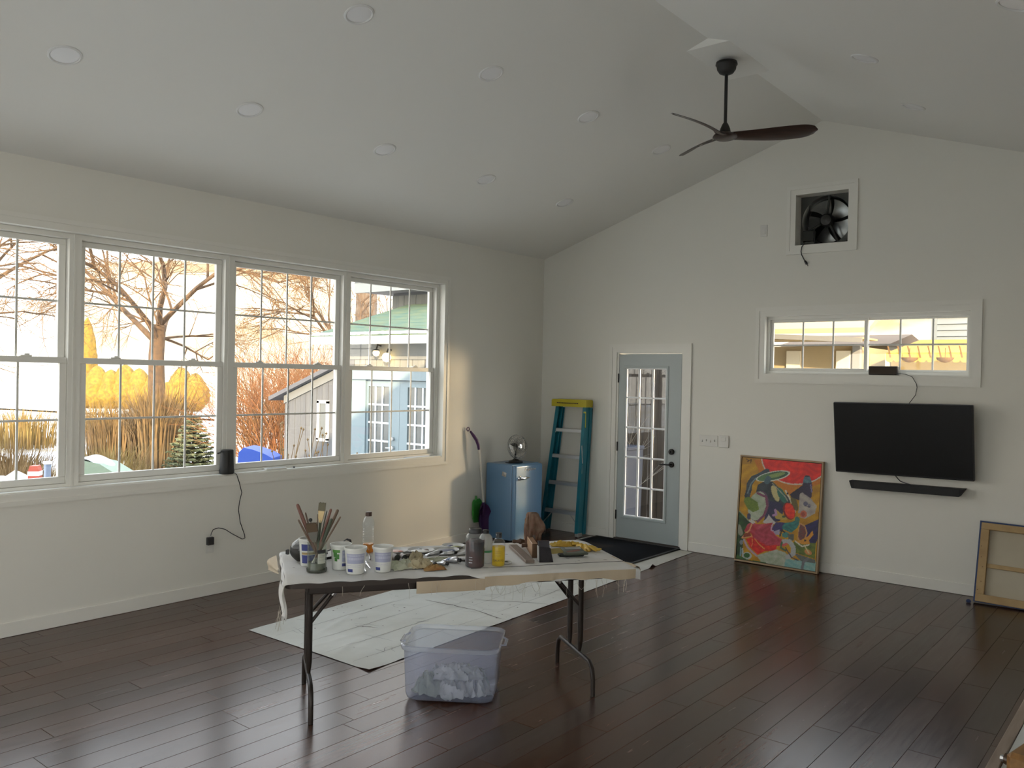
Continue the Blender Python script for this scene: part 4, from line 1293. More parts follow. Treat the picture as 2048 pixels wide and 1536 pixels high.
    put(ell(700, 1010, 40, 30), (70, 130, 120)); put(ell(820, 840, 26, 30), (52, 110, 96)); put(poly([(720, 1000), (790, 1000), (780, 1070), (730, 1060)]), (90, 92, 80))
    # cup with orange interior, fish
    put(poly([(840, 870), (900, 900), (925, 980), (900, 1060), (860, 1090), (820, 1050)]), (190, 140, 84)); put(poly([(850, 890), (895, 915), (912, 985), (888, 1050), (850, 1070), (828, 1020)]), (120, 56, 52), (90, 70, 66), nz(15))
    put(poly([(860, 1060), (930, 1020), (975, 955), (985, 1000), (940, 1060), (950, 1100), (880, 1110), (800, 1080)]), (206, 140, 44)); put(ell(900, 1065, 12, 12), (60, 50, 40)); put(line([(800, 1075), (870, 1130), (940, 1110)], 7), (210, 200, 180))
    # big pink-red form
    put(poly([(290, 900), (330, 880), (420, 900), (560, 880), (560, 960), (600, 1020), (660, 1060), (640, 1130), (500, 1140), (360, 1090), (330, 1000), (250, 980)]), (168, 34, 46), (196, 84, 98), nz(28))
    put(poly([(380, 960), (540, 900), (560, 980), (650, 1090), (520, 1130), (360, 1040)]), (186, 66, 84), (150, 40, 56), nz(20))
    put(poly([(270, 1060), (340, 1040), (500, 1130), (610, 1120), (600, 1180), (480, 1190), (400, 1230), (320, 1150)]), (226, 44, 24), (190, 24, 20), nz(18))
    put(line([(370, 1060), (420, 1120), (475, 1165)], 5), (220, 150, 70)); put(line([(340, 1030), (345, 1110), (335, 1140)], 5), (226, 120, 60))
    put(line([(335, 900), (310, 970), (260, 1010), (230, 1050), (330, 1030)], 8), (216, 150, 100)); put(poly([(250, 1000), (320, 990), (330, 1030), (240, 1045)]), (130, 52, 20))
    put(line([(250, 1070), (290, 1150), (350, 1210), (390, 1240)], 10), (176, 150, 160))
    put(line([(190, 930), (215, 1000)], 26), (140, 140, 120)); put(ell(222, 1100, 20, 26), (120, 125, 130))
    # pale swirl bottom
    put(poly([(390, 1240), (600, 1170), (700, 1200), (760, 1270), (880, 1300), (870, 1390), (600, 1350), (440, 1310)]), (150, 158, 132), (176, 178, 160), nz(24))
    put(poly([(700, 1270), (1005, 1290), (1003, 1396), (680, 1370)]), (110, 158, 156), (140, 172, 160), nz(26))
    put(poly([(780, 1200), (1005, 1270), (1003, 1310), (860, 1290)]), (96, 100, 92))
    put(line([(680, 1080), (740, 1080), (780, 1140), (780, 1210), (720, 1250)], 24), (168, 168, 164)); put(line([(660, 1090), (650, 1150), (700, 1180)], 10), (60, 90, 60))
    put(ell(690, 1115, 32, 14, -20), (200, 90, 86)); put(line([(700, 1150), (760, 1250), (830, 1280)], 6), (70, 60, 70)); put(line([(870, 1380), (880, 1300), (930, 1260)], 14), (110, 110, 112))
    put(ell(285, 1245, 52, 40), (176, 180, 168)); put(ell(282, 1240, 34, 28), (44, 92, 34)); put(line([(235, 1170), (240, 1260)], 8), (170, 180, 180)); put(line([(215, 1160), (212, 1270)], 7), (120, 150, 150))
    put(poly([(170, 1230), (300, 1290), (480, 1310), (520, 1330), (165, 1290)]), (60, 96, 40)); put(ell(930, 1190, 40, 26, 30), (196, 130, 70)); put(line([(900, 1130), (940, 1200)], 6), (200, 190, 130))
    # outlines
    put(line([(305, 860), (350, 890), (330, 850), (370, 880)], 8), (196, 190, 180)); put(line([(200, 760), (300, 860)], 5), (140, 150, 110)); put(line([(560, 900), (545, 960), (570, 970)], 6), (190, 160, 180))
    put(line([(560, 450), (700, 600), (720, 640)], 5), (150, 150, 130)); put(line([(640, 1020), (660, 960), (690, 980)], 8), (40, 40, 40))
    # varnished texture
    col += rs.normal(0, 5, X.shape)[..., None]
    col[...] = np.clip(col, 0, 255) / 255
    lin_ = np.where(col <= .04045, col / 12.92, ((col + .055) / 1.055) ** 2.4)
    return lin_
PNU, PNV = 150, 196
PW_, PH_ = 0.788, 1.008
NATW = mat('natural_wood_frame', (0.42, 0.30, 0.175), 0.5, var=(.33, .22, .12), vscale=4, vstretch=(1, 1, 1))
lean = math.asin((.115 - .03) / 1.05)
t = thing('painting', 'bright abstract still life painting in a thin wooden frame leaning on the gable wall', 'painting', (2.948, -.105, 0.003), rot=(-lean, math.radians(.35), 0))
fwd = 0.830; fht = 1.050
m = MB()
for (a, b, c, d) in ((-fwd / 2, fwd / 2, 0, .016), (-fwd / 2, fwd / 2, fht - .016, fht), (-fwd / 2, -fwd / 2 + .016, .016, fht - .016), (fwd / 2 - .016, fwd / 2, .016, fht - .016)):
    MB().bb(a, b, -.022, .022, c, d, .002).build('frame_side', NATW, t)
MB().bb(-fwd / 2 + .016, fwd / 2 - .016, -.006, .018, .016, fht - .016).build('stretcher_backing', mat('dark_gap', (.03, .02, .015), .8), t)
m = MB()
m.grid(lambda u, v: (-PW_ / 2 + PW_ * u, -.0145, .021 + PH_ * v), PNU, PNV)
cv = m.build('canvas', None, t)
cl = painting_colours(PNU, PNV)
at = cv.data.color_attributes.new('paint', 'FLOAT_COLOR', 'POINT')
buf = np.ones((cl.shape[0] * cl.shape[1], 4), np.float32); buf[:, :3] = cl.reshape(-1, 3) * 1.0
at.data.foreach_set('color', buf.ravel())
pm_ = bpy.data.materials.new('oil_paint'); pm_.use_nodes = True
pn = pm_.node_tree.nodes; ca = pn.new('ShaderNodeVertexColor'); ca.layer_name = 'paint'
pm_.node_tree.links.new(ca.outputs[0], pn['Principled BSDF'].inputs['Base Color']); pn['Principled BSDF'].inputs['Roughness'].default_value = .42
cv.data.materials.clear(); cv.data.materials.append(pm_)
MB().bb(-PW_ / 2, PW_ / 2, -.0143, -.006, .021, .021 + PH_).build('canvas_edge', mat('dark_gap', (.03, .02, .015), .8), t)

# stretched canvas seen from the back
PINE = mat('pine_stretcher', (0.46, 0.32, 0.15), 0.6, var=(.36, .23, .10), vscale=3, vstretch=(2, 2, 2))
RAWC = mat('raw_canvas_back', (0.50, 0.45, 0.35), 0.9, var=(.44, .38, .28), vscale=2)
cw_, chh = 1.22, .665
l2 = math.asin(.18 / .665)
t = thing('stretched_canvas', 'back of a stretched canvas with pine bars leaning on the gable wall at far right', 'canvas', (4.69 + cw_ / 2, -.228, .004), rot=(-l2, math.radians(.6), 0))
bwid = .062
MB().bb(-cw_ / 2 + .006, cw_ / 2, -.018, .018, .006, .006 + bwid, .003).build('stretcher_bar', PINE, t)
MB().bb(-cw_ / 2 + .006, cw_ / 2, -.018, .018, chh - bwid, chh - .006, .003).build('stretcher_bar', PINE, t)
MB().bb(-cw_ / 2 + .006, -cw_ / 2 + .006 + bwid, -.0185, .018, .006 + bwid, chh - bwid, .003).build('stretcher_bar', PINE, t)
MB().bb(cw_ / 2 - bwid, cw_ / 2 - .002, -.0185, .018, .006 + bwid, chh - bwid, .003).build('stretcher_bar', PINE, t)
MB().bb(-cw_ / 2 + bwid, cw_ / 2 - bwid, -.004, .014, .29, .325, .002).build('cross_bar', PINE, t)
m = MB(); KN = mat('dark_knot', (.10, .05, .02), .7)
for z in (.10, .17, .29, .37, .46):
    m.lathe([(0, .0), (.0035, 0.0004)], 8, (-cw_ / 2 + .03 + .012 * math.sin(z * 50), -.0188, z), RX(PI / 2))
m.build('knots', KN, t, kind='stuff')
MB().bb(-cw_ / 2 + .004, cw_ / 2 - .002, .0165, .0205, .004, chh - .004).build('canvas', RAWC, t)
m = MB(); BLT = mat('blue_painted_edge', (.025, .05, .14), .6)
m.bb(-cw_ / 2 - .006, cw_ / 2, -.019, .022, chh - .006, chh + .006); m.bb(-cw_ / 2 - .006, -cw_ / 2 + .006, -.016, .022, 0, chh - .006); m.bb(-cw_ / 2, cw_ / 2, -.010, .022, 0, .006)
m.build('canvas_edge', BLT, t)
o = MB().lathe([(0, 0), (.016, .003), (.02, .014), (.012, .026), (0, .03)], 14).build('foot_pad', BLT, smooth=50)
o.location = (4.655, -.262, .001); tag(o, 'small dark blue foot pad on the floor at the corner of the canvas back', 'pad')

# ------------------------------------------------------------------ corner by the windows
FRB = mat('pale_blue_enamel', (0.12, 0.24, 0.395), 0.30, coat=.35)
fx0, fx1, fy0, fy1, fzt = .035, .445, -1.027, -.540, .843
t = thing('mini_fridge', 'pale blue retro mini fridge with a chrome handle against the window wall', 'refrigerator', (0, 0, 0))
def rslab(x0, x1, y0_, y1_, z0, z1, r, seg=5):
    """box with the vertical and top front edges rounded (profile in x-y, extruded in z)"""
    poly = []
    for cx_, cy_, a0 in ((x1 - r, y1_ - r, 0), (x0 + .004, y1_ - .004, 90), (x0 + .004, y0_ + .004, 180), (x1 - r, y0_ + r, 270)):
        rr = r if cx_ == x1 - r else .004
        for k in range(seg + 1):
            a = math.radians(a0 + 90 * k / seg); poly.append((cx_ + rr * math.cos(a), cy_ + rr * math.sin(a)))
    m = MB()
    n_ = len(poly)
    cxm, cym = (x0 + x1) / 2, (y0_ + y1_) / 2
    lev = [(z0, 1.0, 0), (z1 - r, 1.0, 0)] + [(z1 - r + r * math.sin(math.radians(a)), 1, r * (1 - math.cos(math.radians(a)))) for a in (30, 60, 90)]
    vs = []; fs = []
    for z, _, ins in lev:
        for (x, y) in poly:
            dx, dy = x - cxm, y - cym
            vs.append((cxm + dx * (1 - ins / ((x1 - x0) / 2)), cym + dy * (1 - ins / ((y1_ - y0_) / 2)), z))
    for i in range(len(lev) - 1):
        for k in range(n_):
            fs.append((i * n_ + k, i * n_ + (k + 1) % n_, (i + 1) * n_ + (k + 1) % n_, (i + 1) * n_ + k))
    fs.append(tuple(range(n_))[::-1]); fs.append(tuple((len(lev) - 1) * n_ + k for k in range(n_)))
    return m.add(vs, fs)
rslab(fx0, fx1 - .052, fy0, fy1, .03, fzt, .012).build('cabinet', FRB, t, 40)
rslab(fx1 - .046, fx1, fy0, fy1, .035, fzt - .004, .022).build('door', FRB, t, 40)
MB().bb(fx1 - .053, fx1 - .045, fy0 + .006, fy1 - .006, .04, fzt - .012).build('door_gasket', mat('grey_gasket', (.08, .10, .12), .7), t)
for (x, y) in ((.07, fy0 + .05), (.07, fy1 - .05), (.36, fy0 + .05), (.36, fy1 - .05)):
    MB().lathe([(.018, .001), (.016, .03)], 12, (x, y, 0)).build('foot', BLACK, t)
hz = .70
hd = MB()
hd.lathe([(0, .014), (.022, .012), (.028, 0)], 16, (fx1, fy0 + .075, hz), RY(PI / 2))
hd.tube([(fx1 + .018, fy0 + .055, hz), (fx1 + .030, fy0 + .10, hz), (fx1 + .028, fy0 + .16, hz), (fx1 + .020, fy0 + .215, hz)], [.019, .018, .014, .007], 12)
hd.tube([(fx1, fy0 + .14, hz), (fx1 + .026, fy0 + .14, hz)], .012, 10)
hd.build('handle', CHROME, t, 50)
m = MB(); m.box((.29, fy0 - .002, .735), (.060, .004, .048), RY(math.radians(12)), .0018); m.lathe([(0, .006), (.02, .002)], 12, (.30, fy0 - .002, .735), RX(PI / 2))
m.build('badge', STEEL, t)
def text(s, size, name, material, parent, loc, rot, ext=.0008, align_x='CENTER', shear=0.0, sx_=1.0):
    cu = bpy.data.curves.new(name, 'FONT'); cu.body = s; cu.size = size; cu.extrude = ext; cu.align_x = align_x; cu.shear = shear
    tmp = bpy.data.objects.new(name, cu); C.objects.link(tmp)
    dg = bpy.context.evaluated_depsgraph_get()
    me = bpy.data.meshes.new_from_object(tmp.evaluated_get(dg))
    C.objects.unlink(tmp); bpy.data.objects.remove(tmp)
    ob = bpy.data.objects.new(name, me); C.objects.link(ob)
    me.materials.clear(); me.materials.append(material)
    ob.parent = parent; ob.location = loc; ob.rotation_euler = rot; ob.scale = (sx_, 1, 1)
    return ob
text('Frigidaire', .046, 'lettering', CHROME, t, (fx1 + .0012, -.775, .772), (PI / 2, 0, PI / 2), .0015, shear=.35, sx_=1.15)

# desk fan on the fridge
t = thing('desk_fan', 'small black and chrome desk fan standing on the blue fridge', 'fan', (.262, -.80, fzt + .0005))
FDIR = Vector((.80, -.12, .12)).normalized()
MB().lathe([(0, .0), (.075, .0), (.082, .008), (.074, .020), (.035, .034), (.016, .05), (.014, .10), (0, .10)], 24).build('base', BLACKM, t, 40)
MB().tube([(.07, -.03, .012), (.10, -.07, .03), (.07, -.12, .012), (.02, -.11, .006), (-.03, -.14, .008)], .004, 6).build('power_cord', BLACK, t)
hc = Vector((.02, 0, .178)); RF = align(FDIR)
MB().lathe([(0, -.10), (.03, -.098), (.042, -.08), (.044, -.04), (.034, -.02), (0, -.02)], 20, hc, RF).tube([(0, 0, .09), tuple(hc - FDIR * .06)], .013, 10).build('motor', BLACKM, t, 50)
cg = MB()
for (r_, z) in ((.134, 0), (.128, .022), (.118, .034), (.10, .042), (.075, .047), (.045, .05), (.128, -.022), (.10, -.030), (.06, -.034)):
    pts = [hc + RF @ Vector((r_ * math.cos(2 * PI * k / 36), r_ * math.sin(2 * PI * k / 36), z)) for k in range(37)]
    cg.tube(pts, .0017 if r_ != .134 else .0035, 5, caps=False)
for k in range(24):
    a = 2 * PI * k / 24
    cg.tube([hc + RF @ Vector((r_ * math.cos(a), r_ * math.sin(a), z)) for r_, z in ((.03, .05), (.075, .047), (.118, .034), (.134, 0), (.10, -.03), (.04, -.035))], .0013, 4, caps=False)
cg.build('cage', mat('dull_fan_wire', (.22, .22, .21), .4, metal=.9), t, kind='stuff')
MB().lathe([(0, .056), (.022, .054), (.028, .047), (0, .046)], 16, hc, RF).build('cage_badge', CHROME, t, 40)
for k in range(4):
    m = MB(); a0 = k * PI / 2 + .3
    m.grid(lambda u, v: tuple(hc + RF @ Vector(((.02 + .095 * u) * math.cos(a0 + (v - .5) * (.7 + .5 * u)), (.02 + .095 * u) * math.sin(a0 + (v - .5) * (.7 + .5 * u)), .006 + .022 * (v - .5)))), 6, 5)
    m.build('blade', mat('fan_blade_metal', (.42, .40, .36), .35, metal=.9), t, 60)

# snow shovel and green dustpan beside the fridge
PURP = mat('purple_plastic', (0.062, 0.018, 0.095), 0.45)
GRIP = mat('white_coated_shaft', (0.62, 0.60, 0.55), 0.35)
def on_line(y, z):
    return None
t = thing('snow_shovel', 'purple snow shovel with a white bent shaft leaning on the window wall by the fridge', 'shovel', (0, 0, 0))
top = Vector((.030, -1.335, 1.220))
pts = [Vector((.045, -1.318, 1.20)), Vector((.068, -1.288, 1.15)), Vector((.088, -1.258, 1.10)), Vector((.098, -1.243, 1.05)), Vector((.102, -1.236, 1.00))]
MB().tube(pts, [.011, .017, .019, .017, .014], 10).build('grip', PURP, t, 60)
MB().tube([top + Vector((.0, .02 * math.cos(a), .02 * math.sin(a))) for a in np.linspace(0, 2 * PI, 17)], .0055, 6, caps=False).build('hang_loop', PURP, t, 60)
MB().tube([(.102, -1.238, 1.02), (.098, -1.200, .83), (.090, -1.155, .60), (.078, -1.112, .385)], .0125, 10).build('shaft', GRIP, t, 60)
m = MB()
def bl(u, v):
    z = .40 - .398 * v
    # outline of the tilted scoop seen from the room
    half = .03 + .085 * min(1, (v * 2.6)) ** .6 - .05 * max(0, v - .45)
    cxx, cyy = .062 + .012 * v, -1.128 + .045 * v
    s_ = (u - .5) * 2
    return (cxx + .05 * s_ * s_ - .02 * math.sin(PI * v) * (1 - s_ * s_), cyy + s_ * half, max(z, .004) )
m.grid(bl, 14, 16)
def bl2(u, v):
    p = bl(u, v); return (p[0] - .006, p[1], p[2])
m.grid(bl2, 14, 16)
m.build('scoop', PURP, t, 60)
MB().tube([(.080, -1.118, .42), (.076, -1.112, .36), (.070, -1.108, .28)], [.017, .02, .012], 10).build('socket', PURP, t, 60)
GRN = mat('bright_green_plastic', (0.045, 0.27, 0.045), 0.4)
t = thing('dustpan', 'bright green dustpan hanging behind the purple shovel', 'dustpan', (0, 0, 0))
m = MB()
m.prism([(-1.205, .20), (-1.235, .30), (-1.232, .42), (-1.215, .45), (-1.12, .455), (-1.09, .43), (-1.085, .20)], .018, .028, lambda a, b, h: (h, a, b)); m.build('pan', GRN, t)
m = MB(); m.bb(.028, .042, -1.235, -1.223, .24, .42); m.bb(.028, .042, -1.097, -1.085, .24, .42); m.bb(.028, .042, -1.223, -1.097, .40, .415); m.build('rim', GRN, t)
MB().tube([(.03, -1.185, .44), (.03, -1.185, .49)], [.014, .010], 8).build('handle', GRN, t)

# step ladder
TEAL = mat('teal_fibreglass', (0.008, 0.165, 0.225), 0.42)
YELL = mat('yellow_plastic_cap', (0.52, 0.43, 0.02), 0.5)
t = thing('stepladder', 'teal fibreglass stepladder with a yellow top folded against the gable wall', 'ladder', (0, 0, 0))
LB, LT = Vector((.170, -.175, 0.0)), Vector((.322, -.105, 1.47))
RB, RT = Vector((.705, -.180, 0.0)), Vector((.735, -.105, 1.47))
def rail(a, b, name, mt, wx, wy, off=0):
    d = (b - a).normalized(); L = (b - a).length
    xax = Vector((1, 0, 0)); xax = (xax - d * xax.dot(d)).normalized(); yax = d.cross(xax)
    R = Matrix((xax, yax, d)).transposed()
    m = MB()
    m.box(a.lerp(b, .5) + yax * 0, (.006, wy, L), R); 
    sgn = off
    m.box(a.lerp(b, .5) + xax * (sgn * wx / 2) - yax * (wy / 2 - .004), (wx, .008, L), R, .001)
    m.box(a.lerp(b, .5) + xax * (sgn * wx / 2) + yax * (wy / 2 - .004), (wx, .008, L), R, .001)
    return m.build(name, mt, t)
rail(LB + Vector((0, 0, .03)), LT, 'front_rail', TEAL, .040, .085, off=1)
rail(RB + Vector((0, 0, .03)), RT, 'front_rail', TEAL, .040, .085, off=-1)
rail(LB + Vector((.012, .090, .02)), LT + Vector((.006, .062, -.02)), 'rear_rail', TEAL, .03, .05, off=1)
rail(RB + Vector((.006, .090, .02)), RT + Vector((.006, .062, -.02)), 'rear_rail', TEAL, .03, .05, off=-1)
for z in (.27, .595, .905, 1.205):
    f_ = z / 1.47
    a, b = LB.lerp(LT, f_), RB.lerp(RT, f_)
    m = MB(); cx_ = (a + b) / 2
    m.bb(a.x + .002, b.x - .002, cx_.y - .038, cx_.y + .036, z - .008, z, .001); m.bb(a.x + .002, b.x - .002, cx_.y - .040, cx_.y - .034, z - .034, z - .002)
    for k in range(5): m.bb(a.x + .004, b.x - .004, cx_.y - .032 + k * .014, cx_.y - .028 + k * .014, z, z + .002)
    m.build('step', ALU, t)
for (xa, s_) in ((LB.lerp(LT, .12).x + .004, 1), (RB.lerp(RT, .12).x - .004, -1)):
    MB().tube([(xa, -.19, .10), (xa + s_ * .13, -.185, .24)], .010, 6, flat=.5).build('brace', ALU, t)
for (f_, s_) in ((LB.lerp(LT, .79), 1), (RB.lerp(RT, .79), -1)):
    MB().tube([(f_.x + s_ * .004, f_.y - .036, 1.125), (f_.x + s_ * .05, f_.y - .036, 1.18)], .007, 6).build('step_brace', ALU, t)
for k, (x, y) in enumerate(((LB.x + .01, LB.y), (RB.x - .01, RB.y))):
    MB().box((x, y, .021), (.045, .088, .042), None, .006).build('foot', mat('grey_rubber_foot', (.33, .33, .32), .7), t)
cp = MB()
cp.prism([(.285, -.185), (.765, -.185), (.745, -.02), (.315, -.02)], 1.462, 1.535, lambda a, b, h: (a, b, h)); cp.prism([(.290, -.18), (.758, -.18), (.74, -.024), (.318, -.024)], 1.535, 1.545, lambda a, b, h: (a, b, h))
cp.build('top_cap', YELL, t)
m = MB(); rnd = random.Random(2)
x = .36
while x < .66:
    w_ = rnd.uniform(.008, .02); m.bb(x, x + w_, -.1865, -.185, 1.497, 1.508); x += w_ + .004
m.build('cap_print', mat('dark_print', (.05, .03, .02), .6), t, kind='stuff')
f_ = RB.lerp(RT, .90); g_ = RB.lerp(RT, .78)
MB().prism([(-.010, -.09), (.024, -.09), (.024, .09), (-.010, .09)], 0, .0015, lambda a, b, h: (f_.x - .012 + a, f_.y - .0375 - h, f_.z + b)).build('yellow_label', mat('label_yellow', (.5, .48, .05), .5), t)
f2 = RB.lerp(RT, .52); MB().prism([(-.012, -.05), (.018, -.05), (.018, .05), (-.012, .05)], 0, .0015, lambda a, b, h: (f2.x - .014 + a, f2.y - .0375 - h, f2.z + b)).build('white_label', mat('label_white', (.62, .62, .62), .5), t)
MB().tube([(f2.x - .004, f2.y - .04, 1.03), (f2.x + .006, f2.y - .035, .83)], .008, 6, flat=.4).build('spreader', ALU, t)

# floor things: canvas runner, mat
CANV = mat('off_white_canvas', (0.60, 0.585, 0.53), 0.92, var=(.52, .50, .44), vscale=2.2, bump=.08, bscale=220)
t = thing('drop_cloth', 'long off white canvas drop cloth on the floor from the door to under the table', 'drop cloth', (0, 0, 0))
cA, cB, cC, cD = Vector((1.029, -4.672, 0)), Vector((2.254, -4.655, 0)), Vector((2.048, -.040, 0)), Vector((.772, -.050, 0))
def dc(u, v):
    p = (cA * (1 - u) + cB * u) * (1 - v) + (cD * (1 - u) + cC * u) * v
    n_ = mnoise.noise(Vector((p.x * 3, p.y * 3, 0))) * .003 + abs(mnoise.noise(Vector((p.x * 9 + p.y * 4, p.y * 3, 5)))) ** 3 * .018
    for fv in (.33, .52, .70):
        n_ += .004 * math.exp(-((v - fv + .03 * (u - .5)) / .004) ** 2)
    n_ += .004 * math.exp(-((u - .5 - .06 * math.sin(v * 4)) / .012) ** 2)
    n_ += .010 * math.exp(-(((u - 1) ** 2 + (v * 3.8 * .9) ** 2) / .004)) + .03 * math.exp(-(((u - 1.0) * 1.2) ** 2 + ((v - .80) * 4.6) ** 2) / .0016)
    return (p.x, p.y, .0035 + max(0, n_))
m = MB(); m.grid(dc, 60, 220); dco = m.build('cloth', CANV, t, 60)
STN = mat('paint_stain_and_crease_shade', (.13, .10, .09), .9)
STN2 = mat('grey_paint_stain', (.30, .29, .27), .9)
rnd = random.Random(12); m = MB()
def stroke(m, u0, v0, u1, v1, wd, wob=.01):
    n_ = 14; L_ = []
    for k in range(n_ + 1):
        f_ = k / n_; u, v = u0 + (u1 - u0) * f_ + wob * math.sin(f_ * 7), v0 + (v1 - v0) * f_
        L_.append(Vector(dc(u, v)) + Vector((0, 0, .0012)))
    for k in range(n_):
        a, b = L_[k], L_[k + 1]; d = (b - a).normalized(); s_ = Vector((-d.y, d.x, 0)) * wd * (.4 + .6 * math.sin(PI * (k + .5) / n_))
        m.add([a - s_, a + s_, b + s_, b - s_], [(0, 1, 2, 3)])
stroke(m, .33, .30, .72, .31, .006); stroke(m, .72, .31, .95, .30, .005); stroke(m, .56, .36, .98, .42, .004); stroke(m, .40, .12, .52, .135, .004)
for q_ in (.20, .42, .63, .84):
    stroke(m, q_, .01, q_ + .012, .30, .0016, .004); stroke(m, q_ + .012, .30, q_ - .004, .72, .0016, .004)  # long crease lines, their shading drawn in as dark strokes
for i in range(46):
    u, v = rnd.uniform(.04, .96), rnd.uniform(.02, .6); c_ = Vector(dc(u, v)) + Vector((0, 0, .001)); r_ = rnd.uniform(.003, .009)
    m.add([c_ + Vector((r_ * math.cos(k * PI / 3) * rnd.uniform(.5, 1.3), r_ * math.sin(k * PI / 3), 0)) for k in range(6)], [tuple(range(6))])
m.build('stains_and_crease_shade', STN, t, kind='stuff')
m = MB()
for i in range(34):
    u, v = rnd.uniform(.05, .9), rnd.uniform(.03, .55); stroke(m, u, v, min(.98, u + rnd.uniform(-.15, .2)), v + rnd.uniform(-.02, .03), .0022)
m.build('faint_stains', STN2, t, kind='stuff')
t = thing('doormat', 'black door mat lying on the canvas in front of the glazed door', 'mat', (0, 0, 0))
m = MB(); m.prism([(.845, -1.02), (1.885, -1.012), (1.892, -.030), (.838, -.038)], .008, .016, lambda a, b, h: (a, b, h))
m.build('pile', mat('black_mat_pile', (0.010, 0.010, 0.011), 0.95, spec=.08, bump=.6, bscale=300), t)
m = MB()
for (a, b, c_, d) in ((.845, 1.885, -1.02, -.99), (.84, 1.89, -.06, -.032), (.842, .87, -.99, -.06), (1.86, 1.89, -.99, -.06)):
    m.bb(a, b, c_, d, .0078, .0185, .003)
m.build('rubber_border', mat('black_rubber', (.016, .016, .017), .6), t)

# window sill things
SPK = mat('dark_speaker_cloth', (0.030, 0.028, 0.026), 0.85, bump=.5, bscale=400)
t = thing('smart_speaker', 'dark tapered cylindrical speaker standing on the sill between two windows', 'speaker', (-.022, -4.195, OZ0 + .0125))
MB().lathe([(0, 0), (.052, 0), (.058, .006), (.060, .03), (.056, .04), (.050, .19), (.046, .196), (0, .196)], 28).build('body', SPK, t, 40)
MB().tube([(.0, -.052, .185), (.02, -.075, .178), (.0, -.085, .17)], .007, 6).build('carry_loop', SPK, t)
ox, oy, oz = -.022, -4.195, OZ0 + .0125
MB().tube([(x - ox, y - oy, z - oz) for x, y, z in ((.02, -4.15, OZ0 + .018), (.008, -4.125, .950), (.022, -4.107, .885), (.024, -4.083, .798), (.024, -4.104, .718), (.02, -4.108, .657), (.016, -4.087, .552), (.016, -4.045, .445), (.016, -4.040, .418), (.016, -4.066, .412), (.018, -4.159, .467), (.02, -4.230, .515), (.022, -4.290, .533), (.03, -4.340, .528), (.035, -4.360, .500), (.035, -4.364, .482))], .0032, 8).build('power_cord', BLACK, t, 60)
t = thing('wall_outlet', 'white wall outlet below the windows', 'outlet', (.0005, -4.352, .395))
MB().box((.003, 0, 0), (.006, .07, .114), None, .002).build('cover', PLATE, t)
MB().box((.0065, 0, -.024), (.004, .034, .028), None, .002).build('socket', PLATE, t)
t = thing('power_adapter', 'black plug-in adapter in the upper socket of the wall outlet', 'adapter', (.0075, -4.362, .438))
MB().box((.017, 0, 0), (.032, .055, .062), None, .004).build('body', BLACK, t)
MB().box((.034, 0, -.012), (.002, .012, .012)).build('plug_port', DARKR, t)
t = thing('remote', 'small white bar shaped gadget lying on the sill right of the speaker', 'remote', (-.03, -3.722, OZ0 + .0125))
MB().bb(-.02, .02, -.105, .105, 0, .014, .003).build('body', TRIM, t)
MB().bb(-.012, .012, -.09, .09, .014, .0155).build('top_strip', mat('grey_strip', (.45, .47, .47), .5), t)
o = MB().lathe([(0, 0), (.008, .0), (.008, .012), (0, .014)], 12).build('plug_cap', BLACK); o.location = (-.03, -3.53, OZ0 + .0125); tag(o, 'tiny black cap on the sill right of the white gadget', 'cap')
t = thing('folded_paper', 'white folded paper lying on the sill in the right corner', 'paper', (-.045, -2.02, OZ0 + .0125))
MB().bb(-.03, .03, -.16, .16, 0, .006, .002).build('sheet', mat('white_paper', (.75, .76, .78), .7), t)

# work table at lower right
OAKE = mat('grey_plywood_edge', (0.30, 0.235, 0.19), 0.6, var=(.20, .15, .12), vscale=6, vstretch=(6, .6, 6))
t = thing('work_table', 'white topped work table with a wood edge at the lower right corner', 'table', (0, 0, 0))
MB().bb(5.700, 6.50, -6.9, -4.2, .725, .752).build('top', mat('white_laminate', (.60, .62, .62), .35), t)
MB().bb(5.668, 5.6975, -6.9, -4.2, .715, .757, .002).build('edge_strip', OAKE, t)
MB().bb(5.668, 6.50, -4.2, -4.17, .715, .757, .002).build('edge_strip', OAKE, t)
for (x, y) in ((5.73, -6.82), (6.44, -6.82), (5.73, -4.26), (6.44, -4.26)):
    MB().bb(x - .03, x + .03, y - .03, y + .03, .001, .715, .004).build('leg', OAKE, t)
BRW = mat('oak_brown_block', (0.22, 0.105, 0.025), 0.5, var=(.13, .06, .015), vscale=5, vstretch=(9, 1, 9))
t = thing('wood_clamp', 'brown wooden clamp block with a dark knob on the white work table', 'clamp', (5.80, -5.38, .7525))
MB().box((0, 0, .03), (.13, .22, .06), RZ(-.2), .012).build('jaw', BRW, t)
MB().tube([(-.05, -.075, .03), (-.088, -.06, .028)], [.012, .016], 10).build('knob', mat('dark_brown_knob', (.05, .025, .012), .4), t, 40)
MB().tube([(-.084, -.06, .026), (-.099, -.052, .024)], [.006, .010], 8).build('screw_tip', STEEL, t, 40)
